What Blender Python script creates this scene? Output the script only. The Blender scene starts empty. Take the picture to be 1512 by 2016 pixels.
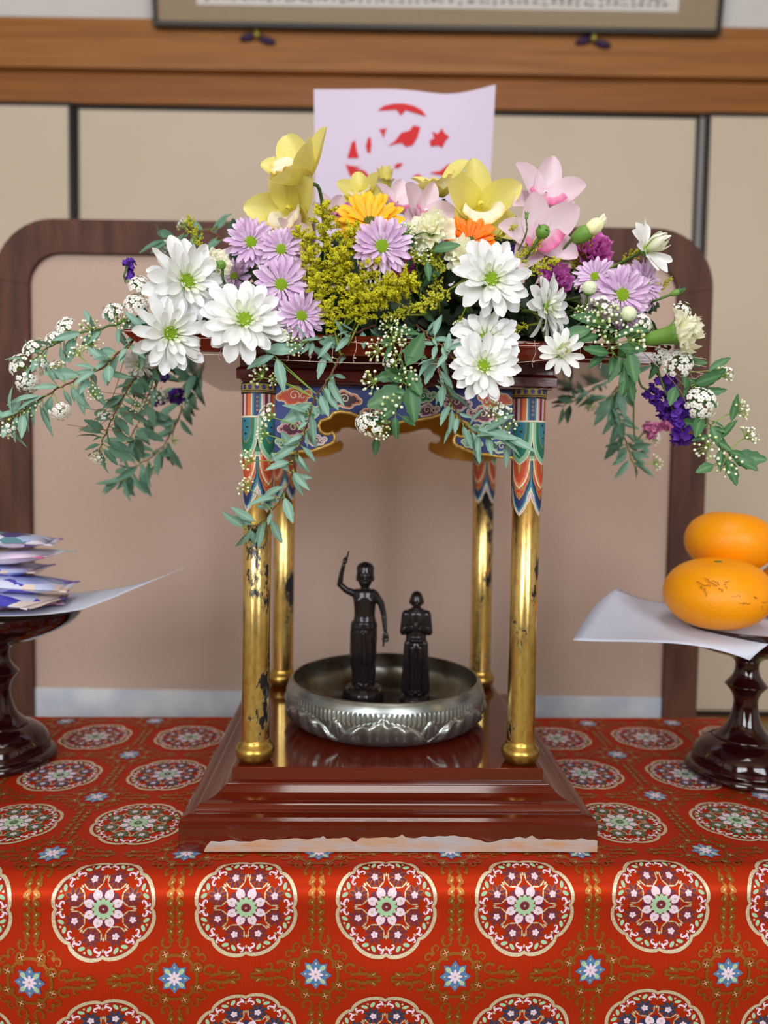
import bpy, math, random
from mathutils import Vector, Matrix, Euler, noise as mnoise
R = math.radians
PI = math.pi
sc = bpy.context.scene
COL = sc.collection

# ------------------------------------------------------------------ camera
CZ = 0.7357                      # eye height above the tatami
F_PX, PITCH, ROLL = 1514.0, R(3.32), R(0.89)
cam_d = bpy.data.cameras.new('camera')
cam = bpy.data.objects.new('camera', cam_d)
COL.objects.link(cam)
cam_d.sensor_fit = 'HORIZONTAL'
cam_d.sensor_width = 36.0
cam_d.lens = 36.0 * F_PX / 1512.0
cam_d.clip_start = 0.05
cam.matrix_world = Matrix.Translation((0, 0, CZ)) @ Matrix.Rotation(PI / 2 - PITCH, 4, 'X') @ Matrix.Rotation(ROLL, 4, 'Z')
cam_d.dof.use_dof = True
cam_d.dof.focus_distance = 0.69
cam_d.dof.aperture_fstop = 4.6
sc.camera = cam

# ------------------------------------------------------------------ light
world = bpy.data.worlds.new('world')
sc.world = world
world.use_nodes = True
world.node_tree.nodes['Background'].inputs[0].default_value = (0.80, 0.88, 1.0, 1)
world.node_tree.nodes['Background'].inputs[1].default_value = 0.19


def area_light(name, loc, target, sx, sy, power, col):
    d = bpy.data.lights.new(name, 'AREA')
    d.shape = 'RECTANGLE'
    d.size, d.size_y, d.energy, d.color = sx, sy, power, col
    o = bpy.data.objects.new(name, d)
    COL.objects.link(o)
    o.location = loc
    o.rotation_euler = (Vector(target) - Vector(loc)).to_track_quat('-Z', 'Y').to_euler()
    return o


# daylight through the paper windows on the garden side, behind the photographer
area_light('window_daylight', (1.15, -2.57, 1.52), (1.0, 0.9, 1.30), 1.5, 1.75, 76, (0.93, 0.97, 1.0))
area_light('window_daylight', (-1.35, -2.57, 1.52), (-1.2, 0.9, 1.30), 1.5, 1.75, 88, (0.93, 0.97, 1.0))
area_light('overhead_fill_light', (0.1, 0.15, 2.30), (0.1, 0.4, 0.0), 0.7, 0.7, 9, (1.0, 0.96, 0.9))  # added overhead fill for top-down shading, not a known lamp

sc.view_settings.view_transform = 'Standard'
sc.view_settings.look = 'None'
sc.view_settings.exposure = 0.24
sc.view_settings.gamma = 1.0
sc.view_settings.use_curve_mapping = False
sc.cycles.use_denoising = True

# ------------------------------------------------------------------ helpers
_cp, _sp = math.cos(PITCH), math.sin(PITCH)
_cr, _sr = math.cos(ROLL), math.sin(ROLL)


def ray(px, py):
    a, b = px - 756.0, py - 1008.0
    x = (_cr * a + _sr * b) / F_PX
    v = (_sr * a - _cr * b) / F_PX
    return Vector((x, _cp + v * _sp, -_sp + v * _cp))


def at(px, py, Y):
    """World point seen at pixel (px, py) lying at distance Y in front of the camera."""
    r = ray(px, py)
    return Vector((0, 0, CZ)) + r * (Y / r.y)


def lin(h):
    if isinstance(h, str):
        h = h.lstrip('#')
        c = [int(h[i:i + 2], 16) / 255 for i in (0, 2, 4)]
    else:
        c = h
    return tuple((x / 12.92 if x <= 0.04045 else ((x + 0.055) / 1.055) ** 2.4) for x in c) + (1.0,)


MATS = {}


def mat(name, color, rough=0.5, metal=0.0, noise=None, bump=None, coat=0.0, sheen=0.0, ramp=None, transl=0.0,
        color2=None, wave=None, spec=0.5, stretch=None, sub=None):
    """Procedural material. noise=(scale, amount) mixes towards color2; ramp=[(pos, colour)] runs along the 't' attribute."""
    if name in MATS:
        return MATS[name]
    m = bpy.data.materials.new(name)
    m.use_nodes = True
    nt = m.node_tree
    N, L = nt.nodes, nt.links
    b = N['Principled BSDF']
    b.inputs['Roughness'].default_value = rough
    b.inputs['Metallic'].default_value = metal
    b.inputs['Coat Weight'].default_value = coat
    b.inputs['Coat Roughness'].default_value = 0.06
    b.inputs['Sheen Weight'].default_value = sheen
    b.inputs['Specular IOR Level'].default_value = spec
    src = None
    if ramp:
        at_ = N.new('ShaderNodeAttribute')
        at_.attribute_name = 't'
        cr = N.new('ShaderNodeValToRGB')
        cr.color_ramp.elements[0].position, cr.color_ramp.elements[0].color = ramp[0][0], lin(ramp[0][1])
        cr.color_ramp.elements[1].position, cr.color_ramp.elements[1].color = ramp[-1][0], lin(ramp[-1][1])
        for p, c in ramp[1:-1]:
            e = cr.color_ramp.elements.new(p)
            e.color = lin(c)
        L.new(at_.outputs['Fac'], cr.inputs[0])
        src = cr.outputs[0]
    tc = None
    if noise or bump or wave:
        tc = N.new('ShaderNodeTexCoord')
        vec = tc.outputs['Object']
        if stretch:
            mp = N.new('ShaderNodeMapping')
            mp.inputs['Scale'].default_value = stretch
            L.new(vec, mp.inputs['Vector'])
            vec = mp.outputs[0]
    if noise:
        nz = N.new('ShaderNodeTexNoise')
        nz.inputs['Scale'].default_value = noise[0]
        nz.inputs['Detail'].default_value = 6
        L.new(vec, nz.inputs['Vector'])
        rr = N.new('ShaderNodeMapRange')
        lo, hi = (noise[2], noise[3]) if len(noise) > 3 else (0.35, 0.65)
        rr.inputs['From Min'].default_value = lo
        rr.inputs['From Max'].default_value = hi
        rr.inputs['To Max'].default_value = noise[1]
        L.new(nz.outputs['Fac'], rr.inputs['Value'])
        mx = N.new('ShaderNodeMix')
        mx.data_type = 'RGBA'
        if src:
            L.new(src, mx.inputs['A'])
        else:
            mx.inputs['A'].default_value = lin(color)
        mx.inputs['B'].default_value = lin(color2 if color2 else color)
        L.new(rr.outputs[0], mx.inputs['Factor'])
        src = mx.outputs['Result']
    if src:
        L.new(src, b.inputs['Base Color'])
    else:
        b.inputs['Base Color'].default_value = lin(color)
    if bump:
        nb = N.new('ShaderNodeTexNoise')
        nb.inputs['Scale'].default_value = bump[0]
        nb.inputs['Detail'].default_value = 4
        L.new(vec, nb.inputs['Vector'])
        bp = N.new('ShaderNodeBump')
        bp.inputs['Strength'].default_value = bump[1]
        bp.inputs['Distance'].default_value = bump[2] if len(bump) > 2 else 0.001
        L.new(nb.outputs['Fac'], bp.inputs['Height'])
        L.new(bp.outputs[0], b.inputs['Normal'])
    if transl:
        tr = N.new('ShaderNodeBsdfTranslucent')
        if src:
            L.new(src, tr.inputs['Color'])
        else:
            tr.inputs['Color'].default_value = lin(color)
        ms = N.new('ShaderNodeMixShader')
        ms.inputs[0].default_value = transl
        L.new(b.outputs[0], ms.inputs[1])
        L.new(tr.outputs[0], ms.inputs[2])
        L.new(ms.outputs[0], N['Material Output'].inputs['Surface'])
    MATS[name] = m
    return m


class MB:
    """Collects polygons; build() links them as one mesh object."""

    def __init__(self):
        self.v, self.f, self.m, self.t = [], [], [], []

    def add(self, verts, faces, mi=0, t=None):
        o = len(self.v)
        self.v += [tuple(p) for p in verts]
        self.f += [tuple(i + o for i in f) for f in faces]
        self.m += [mi] * len(faces)
        self.t += list(t) if t is not None else [0.5] * len(verts)
        return self

    def add_mb(self, other, M=None, mi=None):
        vs = other.v if M is None else [M @ Vector(p) for p in other.v]
        o = len(self.v)
        self.v += [tuple(p) for p in vs]
        self.f += [tuple(i + o for i in f) for f in other.f]
        self.m += [mi] * len(other.f) if mi is not None else other.m
        self.t += other.t
        return self

    def box(self, x0, x1, y0, y1, z0, z1, mi=0):
        v = [(x, y, z) for z in (z0, z1) for y in (y0, y1) for x in (x0, x1)]
        return self.add(v, [(0, 2, 3, 1), (4, 5, 7, 6), (0, 1, 5, 4), (2, 6, 7, 3), (0, 4, 6, 2), (1, 3, 7, 5)], mi)

    def mesh(self, name, mats, smooth=True):
        me = bpy.data.meshes.new(name)
        me.from_pydata(self.v, [], self.f)
        if not isinstance(mats, (list, tuple)):
            mats = [mats]
        for mm in mats:
            me.materials.append(mm)
        me.polygons.foreach_set('material_index', self.m)
        me.polygons.foreach_set('use_smooth', [smooth] * len(self.f))
        a = me.attributes.new('t', 'FLOAT', 'POINT')
        a.data.foreach_set('value', self.t)
        me.update()
        return me

    def build(self, name, mats, parent=None, M=None, smooth=True, bevel=0, kind=None):
        return place(name, self.mesh(name, mats, smooth), parent, M, bevel, kind)


def place(name, me, parent=None, M=None, bevel=0, kind=None):
    o = bpy.data.objects.new(name, me)
    COL.objects.link(o)
    if parent is not None:
        o.parent = parent
    if M is not None:
        o.matrix_basis = M
    if bevel:
        md = o.modifiers.new('bevel', 'BEVEL')
        md.width = bevel
        md.segments = 2
        md.limit_method = 'ANGLE'
        md.angle_limit = R(40)
    if kind:
        o['kind'] = kind
    return o


def thing(name, label, cat, loc=(0, 0, 0), group=None, M=None):
    o = bpy.data.objects.new(name, None)
    COL.objects.link(o)
    o.empty_display_size = 0.02
    o.matrix_basis = M if M is not None else Matrix.Translation(loc)
    return tag(o, label, cat, group)


def tag(o, label, cat, group=None, kind=None):
    o['label'], o['category'] = label, cat
    if group:
        o['group'] = group
    if kind:
        o['kind'] = kind
    return o


def struct(o):
    o['kind'] = 'structure'
    return o


def lathe(prof, n=48, fn=None):
    mb = MB()
    vs, fs = [], []
    for r, z in prof:
        for k in range(n):
            a = 2 * PI * k / n
            rr, zz = fn(r, z, a) if fn else (r, z)
            vs.append((rr * math.cos(a), rr * math.sin(a), zz))
    for i in range(len(prof) - 1):
        for k in range(n):
            k2 = (k + 1) % n
            fs.append((i * n + k, i * n + k2, (i + 1) * n + k2, (i + 1) * n + k))
    if prof[0][0] > 1e-6:
        fs.append(tuple(reversed(range(n))))
    if prof[-1][0] > 1e-6:
        b = (len(prof) - 1) * n
        fs.append(tuple(b + k for k in range(n)))
    return mb.add(vs, fs)


def tube(path, rad, n=6, mb=None, mi=0, t=None):
    mb = mb or MB()
    path = [Vector(p) for p in path]
    m = len(path)
    rads = rad if isinstance(rad, (list, tuple)) else [rad] * m
    vs, fs = [], []
    up = Vector((0.13, 0.31, 0.94))
    for i, p in enumerate(path):
        d = (path[min(i + 1, m - 1)] - path[max(i - 1, 0)])
        d = d.normalized() if d.length > 1e-9 else Vector((0, 0, 1))
        a = d.cross(up)
        if a.length < 1e-4:
            a = d.cross(Vector((1, 0, 0)))
        a.normalize()
        b = d.cross(a)
        for k in range(n):
            an = 2 * PI * k / n
            vs.append(p + (a * math.cos(an) + b * math.sin(an)) * rads[i])
    for i in range(m - 1):
        for k in range(n):
            k2 = (k + 1) % n
            fs.append((i * n + k, i * n + k2, (i + 1) * n + k2, (i + 1) * n + k))
    fs.append(tuple(range(n)))
    fs.append(tuple(reversed([(m - 1) * n + k for k in range(n)])))
    return mb.add(vs, fs, mi, t)


def spline(pts, per=6):
    """Catmull-Rom through pts."""
    P = [Vector(p) for p in pts]
    P = [P[0] * 2 - P[1]] + P + [P[-1] * 2 - P[-2]]
    out = []
    for i in range(1, len(P) - 2):
        for k in range(per):
            t = k / per
            a, b, c, d = P[i - 1], P[i], P[i + 1], P[i + 2]
            out.append(0.5 * ((2 * b) + (c - a) * t + (2 * a - 5 * b + 4 * c - d) * t * t + (3 * b - a - 3 * c + d) * t ** 3))
    out.append(P[-2])
    return out


def ico(r=1.0, sub=1):
    import bmesh
    bm = bmesh.new()
    bmesh.ops.create_icosphere(bm, subdivisions=sub, radius=r)
    mb = MB()
    mb.add([v.co[:] for v in bm.verts], [[v.index for v in f.verts] for f in bm.faces])
    bm.free()
    return mb


ICO1, ICO2 = ico(1, 1), ico(1, 2)


def frame(n, up=(0, 0, 1), pos=(0, 0, 0), roll=0.0):
    z = Vector(n).normalized()
    u = Vector(up)
    x = u.cross(z)
    if x.length < 1e-4:
        x = Vector((1, 0, 0))
    x.normalize()
    y = z.cross(x)
    M = Matrix((x, y, z)).transposed().to_4x4()
    return Matrix.Translation(pos) @ M @ Matrix.Rotation(roll, 4, 'Z')


def square_loft(prof, n_mid=1):
    """Mitred square moulding from a profile of (half width, height)."""
    mb = MB()
    vs = []
    for h, z in prof:
        vs += [(-h, -h, z), (h, -h, z), (h, h, z), (-h, h, z)]
    fs = []
    for i in range(len(prof) - 1):
        for k in range(4):
            k2 = (k + 1) % 4
            fs.append((i * 4 + k, i * 4 + k2, i * 4 + 4 + k2, i * 4 + 4 + k))
    fs.append((3, 2, 1, 0))
    b = (len(prof) - 1) * 4
    fs.append((b, b + 1, b + 2, b + 3))
    return mb.add(vs, fs)


# ------------------------------------------------------------------ materials
m_plaster = mat('plaster_white', '#dcdad9', 0.9, noise=(9, 0.5), color2='#d2cfcd', bump=(160, 0.1))
m_wall_dark = mat('brown_wall', '#8a7660', 0.9, noise=(6, 0.5), color2='#7a6650')
m_wood_trim = mat('cypress_trim', '#a8703c', 0.42, noise=(5, 0.75), color2='#8a5426', stretch=(0.6, 8, 14))
m_wood_trim2 = mat('cypress_trim_dark', '#9a6029', 0.42, noise=(5, 0.7), color2='#7f4a1c', stretch=(0.6, 8, 14))  # second trim wood, a darker orange-brown
m_fusuma = mat('fusuma_paper', '#d4c5b3', 0.88, noise=(3, 0.5), color2='#ccbca9', bump=(420, 0.05))
m_black = mat('black_lacquer', '#17130f', 0.35)
m_tatami = mat('tatami', '#9a8f63', 0.8, noise=(60, 0.6), color2='#847a52', stretch=(1, 12, 1))
m_ceiling = mat('ceiling_board', '#b79b78', 0.7, noise=(4, 0.5), color2='#a58760', stretch=(1, 9, 1))
m_screen_wood = mat('rosewood', '#5a382c', 0.6, noise=(6, 0.85), color2='#3f261e', stretch=(9, 3, 1.5), spec=0.25)
m_screen_cloth = mat('screen_linen', '#b89f92', 0.9, noise=(260, 0.45), color2='#ab9286', bump=(700, 0.12))
m_screen_band = mat('screen_pale_band', '#ced0d6', 0.85, noise=(16, 0.8), color2='#aab2c4')
m_paper = mat('washi_paper', '#e2e8fb', 0.85, noise=(90, 0.4), color2='#d9e0f5', transl=0.2)
m_poster = mat('poster_paper', '#cfc2da', 0.8, noise=(4, 0.4), color2='#c6b9cf')
m_red_ink = mat('red_ink', '#c4121c', 0.7)
m_grey_ink = mat('grey_ink', '#6c6470', 0.7)
m_lacq = mat('red_brown_lacquer', '#5c1a0a', 0.10, noise=(6, 0.55), color2='#461307', coat=0.3, stretch=(1, 6, 6), bump=(70, 0.06, 0.0006))
m_lacq_dark = mat('dark_red_lacquer', '#571512', 0.16, noise=(8, 0.6), color2='#3f0e0c', coat=0.4, stretch=(1, 5, 5), bump=(90, 0.12, 0.0006))
m_stand = mat('wine_lacquer', '#260607', 0.09, coat=0.3, noise=(6, 0.5), color2='#1b0405')
m_bare = mat('bare_wood', '#b98f6b', 0.75, noise=(45, 1.0), color2='#a9a6aa', bump=(120, 0.4), stretch=(0.6, 2, 3))
m_gold_thread = mat('gold_thread', '#f3e8cc', 0.38, metal=0.45, noise=(900, 0.6), color2='#a98a4c', bump=(1500, 0.5, 0.0004))
m_gold_dim = mat('dull_gold_thread', '#b8742e', 0.36, metal=0.7, noise=(900, 0.6), color2='#7d481a', bump=(1500, 0.5, 0.0004))


def gold_leaf():
    m = bpy.data.materials.new('worn_gold_leaf')
    m.use_nodes = True
    N, L = m.node_tree.nodes, m.node_tree.links
    b = N['Principled BSDF']
    tc = N.new('ShaderNodeTexCoord')
    mp = N.new('ShaderNodeMapping')
    mp.inputs['Scale'].default_value = (1, 1, 0.45)
    oi = N.new('ShaderNodeObjectInfo')
    L.new(tc.outputs['Object'], mp.inputs['Vector'])
    sh = N.new('ShaderNodeVectorMath')
    sh.operation = 'ADD'
    sc3 = N.new('ShaderNodeVectorMath')
    sc3.operation = 'SCALE'
    L.new(oi.outputs['Location'], sc3.inputs[0])
    sc3.inputs['Scale'].default_value = 7.3
    L.new(mp.outputs[0], sh.inputs[0])
    L.new(sc3.outputs[0], sh.inputs[1])
    n1 = N.new('ShaderNodeTexNoise')
    n1.inputs['Scale'].default_value = 34
    n1.inputs['Detail'].default_value = 9
    n1.inputs['Roughness'].default_value = 0.72
    L.new(sh.outputs[0], n1.inputs['Vector'])
    mr = N.new('ShaderNodeMapRange')
    mr.inputs['From Min'].default_value = 0.555
    mr.inputs['From Max'].default_value = 0.605
    L.new(n1.outputs['Fac'], mr.inputs['Value'])
    n2 = N.new('ShaderNodeTexNoise')
    n2.inputs['Scale'].default_value = 240
    n2.inputs['Detail'].default_value = 5
    L.new(sh.outputs[0], n2.inputs['Vector'])
    mr2 = N.new('ShaderNodeMapRange')
    mr2.inputs['From Min'].default_value = 0.45
    mr2.inputs['From Max'].default_value = 0.75
    mr2.inputs['To Max'].default_value = 0.55
    L.new(n2.outputs['Fac'], mr2.inputs['Value'])
    ma = N.new('ShaderNodeMix')
    ma.data_type = 'RGBA'
    ma.inputs['A'].default_value = lin('#e8c678')
    ma.inputs['B'].default_value = lin('#a8743a')
    L.new(mr2.outputs[0], ma.inputs['Factor'])
    mb_ = N.new('ShaderNodeMix')
    mb_.data_type = 'RGBA'
    L.new(ma.outputs['Result'], mb_.inputs['A'])
    mb_.inputs['B'].default_value = lin('#17151a')
    L.new(mr.outputs[0], mb_.inputs['Factor'])
    L.new(mb_.outputs['Result'], b.inputs['Base Color'])
    inv = N.new('ShaderNodeMath')
    inv.operation = 'SUBTRACT'
    inv.inputs[0].default_value = 1.0
    L.new(mr.outputs[0], inv.inputs[1])
    L.new(inv.outputs[0], b.inputs['Metallic'])
    b.inputs['Roughness'].default_value = 0.26
    bp = N.new('ShaderNodeBump')
    bp.inputs['Strength'].default_value = 0.12
    bp.inputs['Distance'].default_value = 0.0008
    L.new(n2.outputs['Fac'], bp.inputs['Height'])
    L.new(bp.outputs[0], b.inputs['Normal'])
    return m


m_gold_leaf = gold_leaf()

# ------------------------------------------------------------------ the room
WY = 2.29
mb = MB()
mb.box(-3.2, 3.2, -2.6, WY, -0.08, 0.0)
struct(mb.build('floor', m_tatami, smooth=False))
mb = MB()
mb.box(-3.2, 3.2, WY, WY + 0.1, 0.0, 2.62)
struct(mb.build('wall_back', m_plaster, smooth=False))
mb = MB()
mb.box(-3.2, -3.1, -2.6, WY, 0.0, 2.62)
struct(mb.build('wall_left', m_plaster, smooth=False))
mb = MB()
mb.box(3.1, 3.2, -2.6, WY, 0.0, 2.62)
struct(mb.build('wall_right', m_plaster, smooth=False))
mb = MB()
mb.box(-3.2, 3.2, -2.6, WY + 0.1, 2.62, 2.68)
struct(mb.build('ceiling', m_ceiling, smooth=False))
mb = MB()
mb.box(-3.2, 3.2, -2.7, -2.6, 0.0, 2.62)
struct(mb.build('wall_front', m_wall_dark, smooth=False))
# paper windows on the garden side
for n, wx in ((1, 1.15), (2, -1.35)):
    w = thing('window_%d' % n, '', '', (wx, -2.54, 1.52))
    del w['label'], w['category']
    w['kind'] = 'structure'
    for nm, a in (('frame_bar', (-0.81, -0.75, -0.92, 0.92)), ('frame_bar', (0.75, 0.81, -0.92, 0.92)), ('frame_bar', (-0.75, 0.75, 0.875, 0.92)), ('frame_bar', (-0.75, 0.75, -0.92, -0.875)),
                  ('muntin', (-0.016, 0.016, -0.875, 0.875)), ('muntin', (-0.75, 0.75, -0.30, -0.275)), ('muntin', (-0.75, 0.75, 0.275, 0.30))):
        mb = MB()
        mb.box(a[0], a[1], -0.012, 0.022, a[2], a[3])
        mb.build(nm, m_wood_trim2, w, smooth=False)
# lintel and picture rail above the sliding doors
mb = MB()
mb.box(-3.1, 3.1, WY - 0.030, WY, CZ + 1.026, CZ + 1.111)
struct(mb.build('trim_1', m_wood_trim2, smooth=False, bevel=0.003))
mb = MB()
mb.box(-3.1, 3.1, WY - 0.058, WY, CZ + 1.111, CZ + 1.248)
struct(mb.build('trim_2', m_wood_trim, smooth=False, bevel=0.004))
mb = MB()
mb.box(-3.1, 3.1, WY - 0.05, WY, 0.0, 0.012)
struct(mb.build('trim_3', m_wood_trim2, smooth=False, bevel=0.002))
# sliding paper doors with black lacquered edges
DH = CZ + 1.024
for n, (x0, x1, yo) in enumerate([(-2.70, -0.905, 0.022), (-0.905, 0.890, 0.004), (0.902, 2.70, 0.022)], 1):
    d = thing('door_%d' % n, '', '', (0, 0, 0))
    del d['label'], d['category']
    d['kind'] = 'structure'
    y1 = WY - yo
    mb = MB()
    mb.box(x0 + 0.012, x1 - 0.012, y1 - 0.016, y1, 0.024, DH - 0.012)
    mb.build('paper_panel', m_fusuma, d, smooth=False)
    for nm, a in (('edge_strip', (x0, x0 + 0.012, y1 - 0.019, y1, 0.012, DH)), ('edge_strip', (x1 - 0.012, x1, y1 - 0.019, y1, 0.012, DH)),
                  ('top_rail', (x0 + 0.012, x1 - 0.012, y1 - 0.019, y1, DH - 0.012, DH)), ('bottom_rail', (x0 + 0.012, x1 - 0.012, y1 - 0.019, y1, 0.012, 0.030))):
        mb = MB()
        mb.box(*a)
        mb.build(nm, m_black, d, smooth=False, bevel=0.002)

# ------------------------------------------------------------------ framed calligraphy resting on the rail
pf = thing('framed_calligraphy', 'wide dark-framed calligraphy panel with taupe mount on the picture rail', 'picture',
           M=Matrix.Translation((0.126, WY - 0.072, CZ + 1.214)) @ Matrix.Rotation(R(9), 4, 'X') @ Matrix.Rotation(R(0.0), 4, 'Y'))
FW, FH = 0.787, 0.46
m_mount = mat('taupe_mount', '#a08d74', 0.85, noise=(120, 0.3), color2='#93816b')
m_sheet = mat('calligraphy_paper', '#dcd6d4', 0.85)
mb = MB()
mb.box(-FW + 0.012, FW - 0.012, -0.006, 0.004, 0.012, FH)
mb.build('mount', m_mount, pf, smooth=False)
for nm, a in (('frame_bar', (-FW, FW, -0.016, 0.006, 0, 0.013)), ('frame_bar', (-FW, FW, -0.016, 0.006, FH, FH + 0.013)),
              ('frame_bar', (-FW, -FW + 0.013, -0.016, 0.006, 0.013, FH)), ('frame_bar', (FW - 0.013, FW, -0.016, 0.006, 0.013, FH))):
    mb = MB()
    mb.box(*a)
    mb.build(nm, m_black, pf, smooth=False, bevel=0.002)
mb = MB()
mb.box(-0.665, 0.665, -0.0075, -0.006, 0.056, FH - 0.05)
mb.build('paper', m_sheet, pf, smooth=False)
rnd = random.Random(4)
mb = MB()
x = -0.645
while x < 0.62:            # the lower ends of the brushed lines of writing
    w = rnd.uniform(0.010, 0.018)
    for k in range(4):
        zc = 0.070 + 0.014 * k + rnd.uniform(-0.003, 0.003)
        for q in range(2):
            x0 = x + rnd.uniform(0, w * 0.5)
            mb.box(x0, x0 + rnd.uniform(0.004, w), -0.0080, -0.0075, zc, zc + rnd.uniform(0.0025, 0.0060))
        x0 = x + rnd.uniform(0.001, w)
        mb.box(x0, x0 + 0.003, -0.0080, -0.0075, zc - 0.004, zc + rnd.uniform(0.003, 0.010))
    x += w + rnd.uniform(0.006, 0.012)
mb.build('brush_writing', mat('sumi_ink', '#56525a', 0.7), pf, smooth=False, kind='stuff')
m_purple_pad = mat('purple_silk', '#2e1746', 0.6)
m_brass = mat('old_brass', '#a89a4e', 0.35, metal=0.9)
for px, py, lb in ((507, 72, 'leftmost of the two purple cushioned brass rests under the framed calligraphy'),
                   (1168, 79, 'rightmost of the two purple cushioned brass rests under the framed calligraphy')):
    p = at(px, py, WY - 0.066)
    h = thing('picture_rest', lb, 'hook', p, 'picture rests under the frame')
    mb = MB()
    for s in (-1, 1):
        mb.add_mb(ICO2, Matrix.Translation((s * 0.026, 0.0, -0.006 - 0.004 * s)) @ Matrix.Rotation(R(14) * s, 4, 'Y') @ Matrix.Diagonal((0.026, 0.010, 0.010, 1)))
    mb.build('silk_pad', m_purple_pad, h)
    mb = lathe([(0.0, -0.012), (0.010, -0.011), (0.013, -0.004), (0.009, 0.002), (0.012, 0.006), (0.0, 0.010)], 16)
    mb.build('brass_knob', m_brass, h, Matrix.Translation((0, -0.006, 0.004)))

# ------------------------------------------------------------------ standing screen behind the altar
SY = 1.30
scr = thing('standing_screen', 'dark wood standing screen with rounded corners and pinkish beige cloth', 'screen', (-0.056, SY, 0))
hw_o, hw_i, top_o, top_i = 0.591, 0.534, CZ + 0.3975, CZ + 0.343
ro, ri = 0.098, 0.052


def arch(hw, top, r, n=10):
    pts = [(-hw, 0.06)]
    for k in range(n + 1):
        a = PI - k * PI / 2 / n
        pts.append((-hw + r + r * math.cos(a), top - r + r * math.sin(a)))
    for k in range(n + 1):
        a = PI / 2 - k * PI / 2 / n
        pts.append((hw - r + r * math.cos(a), top - r + r * math.sin(a)))
    pts.append((hw, 0.06))
    return pts


A, B = arch(hw_o, top_o, ro), arch(hw_i, top_i, ri)


def frame_piece(i0, i1):
    mb = MB()
    vs, fs = [], []
    for i in range(i0, i1 + 1):
        (ax, az), (bx, bz) = A[i], B[i]
        vs += [(ax, -0.018, az), (bx, -0.018, bz), (bx, 0.018, bz), (ax, 0.018, az)]
    n = i1 - i0
    for i in range(n):
        for k in range(4):
            k2 = (k + 1) % 4
            fs.append((i * 4 + k, i * 4 + k2, i * 4 + 4 + k2, i * 4 + 4 + k))
    fs += [(3, 2, 1, 0), (n * 4, n * 4 + 1, n * 4 + 2, n * 4 + 3)]
    return mb.add(vs, fs)


for nm, i0, i1 in (('stile', 0, 1), ('corner_piece', 1, 11), ('top_rail', 11, 12), ('corner_piece', 12, 22), ('stile', 22, 23)):
    frame_piece(i0, i1).build(nm, m_screen_wood, scr, smooth=False, bevel=0.0008)
mb = MB()
mb.box(-hw_i - 0.004, hw_i + 0.004, -0.008, 0.008, CZ - 0.384, top_i + 0.002)
mb.build('cloth_panel', m_screen_cloth, scr, smooth=False)
mb = MB()
mb.box(-hw_i - 0.004, hw_i + 0.004, -0.010, 0.010, CZ - 0.47, CZ - 0.384)
mb.build('pale_band', m_screen_band, scr, smooth=False)
mb = MB()
mb.box(-hw_i, hw_i, -0.016, 0.016, 0.06, CZ - 0.47)
mb.build('bottom_board', m_screen_wood, scr, smooth=False)
for s in (-1, 1):
    mb = MB()
    mb.box(s * 0.5625 - 0.035, s * 0.5625 + 0.035, -0.14, 0.14, 0.0, 0.06)
    mb.build('foot', m_screen_wood, scr, smooth=False, bevel=0.008)

# ------------------------------------------------------------------ sheet with the red print fixed to the screen
po = thing('poster_sheet', 'pale lilac paper sheet with red printed emblem above the flowers', 'poster', (0.021, SY - 0.0205, CZ + 0.2))
PW, PH = 0.144, 0.403


def poster_pt(u, v, off=0.0):      # u -1..1, v 0..1 ; sheet bows and its top edge waves
    x = u * (PW - 0.009 * (1 - v))
    y = -0.012 * v * v - 0.020 * max(0, u) ** 3 * v + 0.004 * math.sin(u * 4) * v
    z = PH * v + v ** 6 * (0.0012 * math.sin(u * 5.2 + 1.2) - (0.0035 * math.exp(-((u - 0.5) / 0.3) ** 2)))
    return (x, y - off, z)


mb = MB()
nu, nv = 20, 12
vs = [poster_pt(-1 + 2 * i / nu, j / nv, o) for o in (0.0, -0.0006) for j in range(nv + 1) for i in range(nu + 1)]
K = (nu + 1) * (nv + 1)
fs = []
for j in range(nv):
    for i in range(nu):
        a = j * (nu + 1) + i
        fs.append((a, a + 1, a + nu + 2, a + nu + 1))
        fs.append((K + a, K + a + nu + 1, K + a + nu + 2, K + a + 1))
mb.add(vs, fs)
mb.build('sheet', m_poster, po)
RED = [  # outlines traced on the sheet, in the pixels of the 3.877x view of it
    [(555, 235), (600, 200), (680, 180), (760, 178), (840, 192), (900, 220), (930, 262), (880, 245), (820, 222), (770, 225), (735, 268), (700, 225), (640, 215)],
    [(330, 545), (352, 470), (380, 450), (390, 520), (408, 585), (318, 585)],
    [(462, 500), (478, 440), (500, 430), (506, 490), (494, 550), (474, 545)],
    [(565, 372), (625, 365), (610, 400), (600, 440), (585, 400)],
    [(630, 500), (690, 455), (735, 395), (800, 375), (830, 335), (885, 345), (862, 425), (825, 485), (770, 500), (740, 470), (690, 480)],
    [(955, 445), (990, 425), (975, 375), (1020, 390), (1050, 345), (1070, 385), (1110, 415), (1080, 445), (1055, 500), (1020, 480), (965, 490)],
    [(312, 655), (400, 668), (450, 680), (492, 728), (410, 732), (338, 722)],
    [(955, 690), (1040, 675), (1110, 620), (1142, 655), (1130, 745), (1090, 715), (1010, 702)],
    [(830, 715), (870, 700), (900, 715), (880, 735), (840, 732)],
    [(680, 655), (700, 625), (750, 620), (735, 645), (700, 665)],
    [(300, 630), (330, 640), (430, 655), (380, 660), (318, 662)],
]
mb = MB()
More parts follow.
